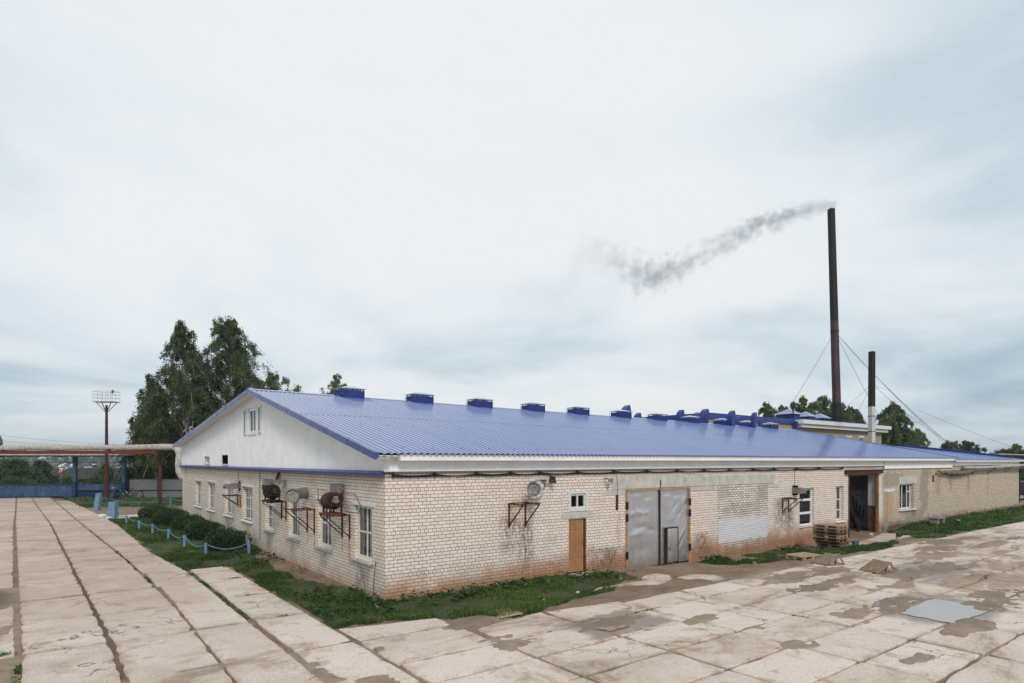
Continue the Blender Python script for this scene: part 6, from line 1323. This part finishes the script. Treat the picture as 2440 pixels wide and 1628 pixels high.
def sq(c, w, a=.35): return [(c[0]+w*math.cos(a+math.pi/2*k), c[1]+w*math.sin(a+math.pi/2*k), c[2]) for k in range(4)]
cm_ = cb0.lerp(ct0, .48); cl_ = cb0.lerp(ct0, .10)
m = MB(); m.prism(sq((cl_.x,cl_.y,cl_.z),.525), sq((cm_.x,cm_.y,cm_.z),.50)); m.build('lower_shaft', M['chimney'], CH)
m = MB(); m.prism(sq((cb0.x,cb0.y,7.5),.545), sq((cl_.x,cl_.y,cl_.z-.01),.535)); m.build('base', M['chimney_black'], CH)
m = MB(); m.prism(sq((cm_.x,cm_.y,cm_.z+.005),.498), sq((ct0.x,ct0.y,ct0.z),.46)); m.build('upper_shaft', M['chimney_black'], CH)
m = MB(); gpt = cb0.lerp(ct0, (1012-790)/(1012-498.0)); m.prism(sq((gpt.x,gpt.y,gpt.z-.1),.54), sq((gpt.x,gpt.y,gpt.z+.1),.54)); m.build('band', M['black_iron'], CH)
m = MB(); wire(m, gpt, DP(1862,1000,92), .3); wire(m, gpt, DP(2142,1075,110), .4); wire(m, gpt, DP(2437,1194,61), 1.2, .03); wire(m, gpt, DP(2280,1082,100), .6); m.build('guy_wire', M['wire'], CH)
s0 = Vector(DP(2077,1062,72)); s1 = Vector(DP(2077.5,838,72)); SCH = thing('short_chimney', (s0.x,s0.y,0), 'shorter chimney with black top and white lower shaft', 'chimney')
zw = EYE-(968-HY)/FPX*72
m = MB(); m.prism(sq((s0.x,s0.y,-.3),.375,.5), sq((s0.x,s0.y,zw),.375,.5)); m.build('white_shaft', M['stack_white'], SCH)
m = MB(); m.prism(sq((s0.x,s0.y,zw+.003),.38,.5), sq((s1.x,s1.y,s1.z),.365,.5)); m.build('black_shaft', M['chimney_black'], SCH)
for py in (968,992,1028): zq = EYE-(py-HY)/FPX*72; MB().prism(sq((s0.x,s0.y,zq-.04),.40,.5), sq((s0.x,s0.y,zq+.04),.40,.5)).build('band', M['rust'], SCH)
m = MB(); gq = Vector(DP(2077,914,72)); wire(m, gq, DP(2018,968,95), .1, .015); wire(m, gq, DP(2040,990,100), .1, .015); wire(m, gq, DP(2330,1085,90), 1.0, .018); wire(m, gq, DP(2125,930,90), .2, .015); m.build('guy_wire', M['wire'], SCH)
for k, (pa, pb, da, db, l) in enumerate((((-60,1030),(330,1062),140,120,'upper power line crossing the sky left of the mast'),((-60,1045),(330,1066),140,120,'lower power line crossing the sky left of the mast'),((2190,978),(2560,1115),110,90,'faint overhead line at the far right of the sky'))):
    o = MB().tube(sag(DP(*pa,da), DP(*pb,db), .4, 16), .022, 5).build('power_line', M['wire']); tag(o, l, 'power line')
# canopy past the annex and the parked van
o = thing('carport', (64,4,0), 'dark carport roof on posts behind the annex at the right edge', 'carport')
ca = DP(2378,1083,66); cbx = [DP(2378,1083,72), DP(2428,1083,72), DP(2470,1086,72), DP(2470,1092,66), DP(2385,1092,66)]
q0 = Vector(DP(2380,1083,74)); q1 = Vector(DP(2560,1090,74)); back = Vector((DV[0]*6, DV[1]*6, .0))
m = MB(); m.prism([q0, q1, q1+back, q0+back], [p+Vector((0,0,.12)) for p in (q0, q1, q1+back, q0+back)]); m.build('roof_slab', M['lag'], o)
m = MB(); m.prism([q0-Vector((0,0,.35)), q1-Vector((0,0,.35)), q1+back-Vector((0,0,.35)), q0+back-Vector((0,0,.35))], [p-Vector((0,0,.02)) for p in (q0, q1, q1+back, q0+back)]); m.build('beam', M['black_iron'], o)
for t_ in (.15,.55,.95): p = q0.lerp(q1, t_); m = MB(); m.bar((p.x,p.y,-.2),(p.x,p.y,p.z-.3),.2); m.build('post', M['black_iron'], o)
vx, vy = DP(2462, 1200, 61)[:2]; vz = zp(vx, vy)
o = thing('parked_van', (0,0,0), 'dark parked van peeking out past the annex corner', 'van')
m = MB(); prf = [(-1.9,.35),(1.5,.35),(1.9,.5),(1.9,1.0),(1.25,1.1),(.7,1.85),(-1.85,1.9),(-1.95,.8)]
m.prism([(a,-.82,b) for a,b in prf],[(a,.82,b) for a,b in prf]); m.build('body', M['car'], o, bevel=.05)
m = MB(); m.quad((1.23,-.7,1.15),(1.23,.7,1.15),(.76,.62,1.79),(.76,-.62,1.79)); 
for s in (-.826,.826): m.poly([(1.05,s,1.15),(-.2,s,1.15),(-.2,s,1.7),(.72,s,1.7)]); m.poly([(-.35,s,1.15),(-1.7,s,1.15),(-1.7,s,1.7),(-.35,s,1.7)])
wv = m.build('window', M['glass_dark'], o)
for a in (-1.2,1.2):
    for s in (-.78,.78):
        m = MB(); m.tube([(a,s-.1,.33),(a,s+.1,.33)], .33, 18); w = m.build('wheel', M['rubber'], o); m = MB(); m.tube([(a,s-.105,.33),(a,s+.105,.33)], .18, 14); m.build('hubcap', M['steel'], w)
for s in (-.6,.6): m = MB(); m.box(1.88,1.93,s-.15,s+.15,.68,.84); m.build('headlight', M['steel'], o)
m = MB(); m.box(1.85,1.97,-.8,.8,.38,.52); m.build('bumper', M['rubber'], o)
o.location = (vx, vy, vz); o.rotation_euler = (0,0,rad(-60))

# ------------------------------------------------------------------ grass
def blades(name, polys, dens, h, w, mat, seed, label, drop=None, thin=.0):
    r = np.random.default_rng(seed); Xs = []; Ys = []
    for p in polys:
        a = np.array(p); lo, hi = a.min(0), a.max(0); n = int((hi[0]-lo[0])*(hi[1]-lo[1])*dens); x = r.uniform(lo[0], hi[0], n); y = r.uniform(lo[1], hi[1], n); k = in_poly(*(warp(x, y) if dens < 650 else (x, y)), p); x, y = x[k], y[k]
        Xs.append(x); Ys.append(y)
    x = np.concatenate(Xs); y = np.concatenate(Ys); nz = fbm(x*.9+5, y*.9+2, 4); keep = r.random(len(x)) < np.clip((nz-.37-thin)*6, .05, 1)
    dd = np.hypot(x-CAM[0], y-CAM[1]); keep &= r.random(len(x)) < np.clip((26/dd)**1.3, .05, 1)
    if drop is not None: keep &= ~drop(x, y, r)
    x, y, nz, dd = x[keep], y[keep], nz[keep], dd[keep]; n = len(x); B_ = 4
    z = earth_h(x, y); sc = np.clip(dd/24, 1, 2.6)
    x = np.repeat(x, B_)+r.normal(size=n*B_)*.025*np.repeat(sc, B_); y = np.repeat(y, B_)+r.normal(size=n*B_)*.025*np.repeat(sc, B_); z = np.repeat(z, B_)-.01; s_ = np.repeat(sc, B_); zn = np.repeat(nz, B_)
    a = r.uniform(0, 6.283, n*B_); hh = r.uniform(h[0], h[1], n*B_)*np.clip(2.6*(zn-.28), .35, 1.6)*s_**.35; ww = r.uniform(w[0], w[1], n*B_)*s_; le = hh*r.uniform(.2,.95,n*B_)
    b0 = np.stack([x-np.sin(a)*ww, y+np.cos(a)*ww, z], 1); b1 = np.stack([x+np.sin(a)*ww, y-np.cos(a)*ww, z], 1)
    md = np.stack([x+np.cos(a)*le*.35, y+np.sin(a)*le*.35, z+hh*.62], 1); off = np.stack([-np.sin(a)*ww*.7, np.cos(a)*ww*.7, 0*x], 1); tp = np.stack([x+np.cos(a)*le, y+np.sin(a)*le, z+hh], 1)
    V = np.stack([b0, b1, md-off, md+off, tp, tp+.001], 1).reshape(-1,3); i = np.arange(n*B_)[:,None]*6
    F = np.concatenate([i+np.array([[0,1,2,3]]), i+np.array([[3,2,4,5]])], 0)
    tone = np.clip(.25+1.6*(fbm(V[::6,0]*.6+9, V[::6,1]*.6, 3)-.5)+r.uniform(-.25,.4,n*B_), 0, 1)
    return tag(np_mesh(name, V, F, M[mat], None, {'tone': np.repeat(tone, 6)}), label, 'grass', kind='stuff')
bare = lambda x, y, r: (r.random(len(x)) < np.clip(1.4*np.exp(-((x+.55)/.35)**2)*((y > 1.2) & (y < 11))+1.1*np.exp(-((x+1.0)/.25)**2-((y+1.2)/.3)**2)+.9*np.exp(-((x+3.0)/.5)**2-((y-8.6)/.6)**2)+.75*((x > 5.5)&(y < -1.0)), 0, .95))
blades('lawn_grass', [GRASS['gable']], 420, (.05,.15), (.006,.014), 'grass', 1, 'dark green grass around the near corner of the factory', bare)
blades('yard_grass', [GRASS[k] for k in ('gate_right','gate_right_b','pallets')]+[[(14,-1.3),(19.8,-1.0),(19.8,-2.9),(17,-3.0),(14.6,-2.3)]]*1, 260, (.05,.15), (.007,.015), 'grass', 2, 'patchy grass tufts along the front wall right of the gate', None, .02)
blades('annex_grass', [GRASS['annex']], 160, (.05,.15), (.010,.02), 'grass', 3, 'dark green grass in front of the annex wall')
blades('back_grass', [GRASS['back']], 60, (.05,.14), (.012,.024), 'grass', 4, 'thin grass around the lighting mast and pipe post', None, .1)
blades('dry_grass', [GRASS['gable'], GRASS['pallets'], GRASS['gate_right_b'], [(-.9,1),(-.1,1),(-.1,11),(-.9,11)], [(5.5,-2.9),(9,-2.0),(9,-.8),(5.5,-1.2)], [(13.6,-3.6),(20,-3.6),(20,-1.2),(13.6,-1.4)]], 34, (.05,.17), (.004,.009), 'drygrass', 5, 'scattered dry grass and straw along the walls')
# weeds in the joints
J = []
def joint(p, q, w, k=1.0): 
    p, q = np.array(p), np.array(q); d = (q-p)/np.linalg.norm(q-p); n_ = np.array([-d[1], d[0]])*w/2; J.append([tuple(p-n_), tuple(q-n_), tuple(q+n_), tuple(p+n_)])
joint((-3.5,-.2),(-3.45,5.8),.26); joint((-3.45,5.8),(-3.5,8.2),.16); joint((LC(12),12),(LC(15.5),15.5),.14); joint((LC(6.5),6.5),(LC(10.5),10.5),.13); joint((LC(20),20),(LC(26),26),.12)
joint((-3.3,3.1),(-2.3,3.12),.08); joint((-3.3,6.03),(-2.3,6.05),.08); joint((-3.3,.05),(-2.6,.05),.06); joint((LA(5.9)+.9,5.95),(LA(5.9)+1.5,6.05),.1); joint((-7.8,-2.2),(-7.75,-.6),.25); joint((-8.5,.2),(-7.95,.3),.2)
joint((1.1,-5.0),(2.6,-4.98),.08); joint((4.6,-5.02),(5.6,-5.0),.1); joint((6.3,-6.25),(7.2,-6.25),.05); joint((7.5,-8.0),(7.6,-7.4),.1); joint((2.6,-8.9),(3.2,-8.9),.06); joint((-2.15,-4.6),(-2.05,-3.9),.06); joint((14.3,-7.55),(15.2,-7.5),.12); joint((16.5,-8.9),(17.6,-8.85),.1)
blades('joint_weeds', J, 700, (.025,.08), (.006,.012), 'grass', 6, 'small weeds growing in the joints between the slabs', None, -.1)
# broad-leaved weeds (burdock, dandelion) at the wall foot
r = np.random.default_rng(9); P = []; 
for (x0, x1, y0, y1, n) in ((.3,5.2,-1.3,-.15,120),(-2.0,-.2,-1.6,2.5,70),(6.0,9,-1.2,-.2,40),(13.7,15,-1.0,-.2,40),(-1.6,-.2,8,13,60),(19.6,21,-1.2,-.3,30)):
    for _ in range(n):
        x, y = r.uniform(x0,x1), r.uniform(y0,y1); z = gh(x, y)
        k = r.integers(4,8); P.append(np.stack([x+r.normal(size=k)*.07, y+r.normal(size=k)*.07, z+r.uniform(.04,.2,k)], 1))
P = np.concatenate(P); o = leaf_cloud('broadleaf_weeds', P, r.uniform(.07,.17,len(P)), M['hedge_leaf'], None, r.uniform(.3,1,len(P)), flat=.6); tag(o, 'broad leaved weeds at the foot of the brick walls', 'weeds', kind='stuff')

# ------------------------------------------------------------------ smoke from the tall chimney (a real volume drifting left and away)
e0 = Vector(DP(1981, 492, 82)); e1 = Vector(DP(1285, 800, 82)); ux = Vector((-RV[0], -RV[1], 0)); Ls = abs((e0-e1).dot(ux)); up0 = e0.z
m = MB(); hz0, hz1 = e1.z-up0-3, 5.0
m.box(-.6, Ls+1, -4, 4, hz0, hz1); sm = m.build('smoke', None); sm.location = e0; sm.rotation_euler = (0,0,math.atan2(ux.y, ux.x)); tag(sm, 'thin grey smoke drifting left from the tall chimney', 'smoke', kind='stuff')
t = NT('smoke_volume'); t.nt.nodes.remove(t.p)
tcn = t.nt.nodes.new('ShaderNodeTexCoord'); s3 = t.nt.nodes.new('ShaderNodeSeparateXYZ'); t.nt.links.new(tcn.outputs['Object'], s3.inputs[0]); X_, Y_, Z_ = s3.outputs
def curve(stops, vmin, vmax):
    st = [(max(0,min(1,p)), (v-vmin)/(vmax-vmin)) for p, v in stops]; u = t.ma('DIVIDE', X_, Ls, True)
    r_ = ramp(t.nt, u, [(p, v) for p, v in st]); b = t.nt.nodes.new('ShaderNodeRGBToBW'); t.nt.links.new(r_, b.inputs[0]); return t.ma('ADD', t.ma('MULTIPLY', b.outputs[0], vmax-vmin), vmin)
def up_(px, py): return ((1981-px)/(1981-1285.0), (492-py)/FPX*82)
path = [up_(*p) for p in ((1981,492),(1940,497),(1880,512),(1800,535),(1700,590),(1620,645),(1560,655),(1500,645),(1450,618),(1390,600),(1310,760))]
zc_ = curve(path, -20, 4); rr_ = curve([(0,.75),(.06,1.15),(.2,1.6),(.4,2.0),(.6,2.6),(.8,3.2),(1,3.8)], 0, 6); fd = curve([(0,1.0),(.03,1),(.25,.92),(.45,.55),(.6,.75),(.68,.52),(.78,.32),(.9,.2),(1,.1)], 0, 1)
nzs = t.noise(.75, 9, .66, tcn.outputs['Object'], .4); nzb = t.noise(.13, 3, .5, tcn.outputs['Object'])
dz = t.ma('DIVIDE', t.ma('SUBTRACT', t.ma('ADD', Z_, t.ma('MULTIPLY', t.ma('SUBTRACT', nzb, .5), 2.5)), zc_), rr_); dy = t.ma('DIVIDE', Y_, rr_)
dd = t.ma('SQRT', t.ma('ADD', t.ma('MULTIPLY', dz, dz), t.ma('MULTIPLY', dy, dy)))
body = t.rmp(t.ma('SUBTRACT', t.ma('SUBTRACT', 1.25, dd), t.ma('MULTIPLY', t.ma('MULTIPLY', t.ma('SUBTRACT', nzs, .46), 5.2), t.rmp(X_, -1, 8, .25, 1))), .1, 1.2)
den = t.ma('MULTIPLY', t.ma('MULTIPLY', body, t.ma('MULTIPLY', fd, fd)), .62)
pv = t.nt.nodes.new('ShaderNodeVolumePrincipled'); pv.inputs['Color'].default_value = (.47,.60,.65,1); t.nt.links.new(den, pv.inputs['Density']); pv.inputs['Anisotropy'].default_value = .1
t.nt.links.new(pv.outputs[0], t.out.inputs['Volume']); sm.data.materials.append(t.m)
try: SC.cycles.volume_step_rate = 1.0; SC.cycles.volume_max_steps = 256
except Exception: pass
for o_ in (protoA, protoB, protoC):
    if not o_.get('label'): o_['label'] = 'wooden pallet'

# ------------------------------------------------------------------ haze: the damp air between the yard and the far woods
hz = MB().box(-3400, 3400, -3400, 3400, -11, 43.5).build('haze', None); tag(hz, 'thin pale damp air over the whole place', 'haze', kind='stuff')
t = NT('haze_air'); t.nt.nodes.remove(t.p)
hv = t.nt.nodes.new('ShaderNodeVolumePrincipled'); hv.inputs['Color'].default_value = (.80,.88,.95,1); hv.inputs['Density'].default_value = .00034; hv.inputs['Anisotropy'].default_value = .2
t.nt.links.new(hv.outputs[0], t.out.inputs['Volume']); hz.data.materials.append(t.m)
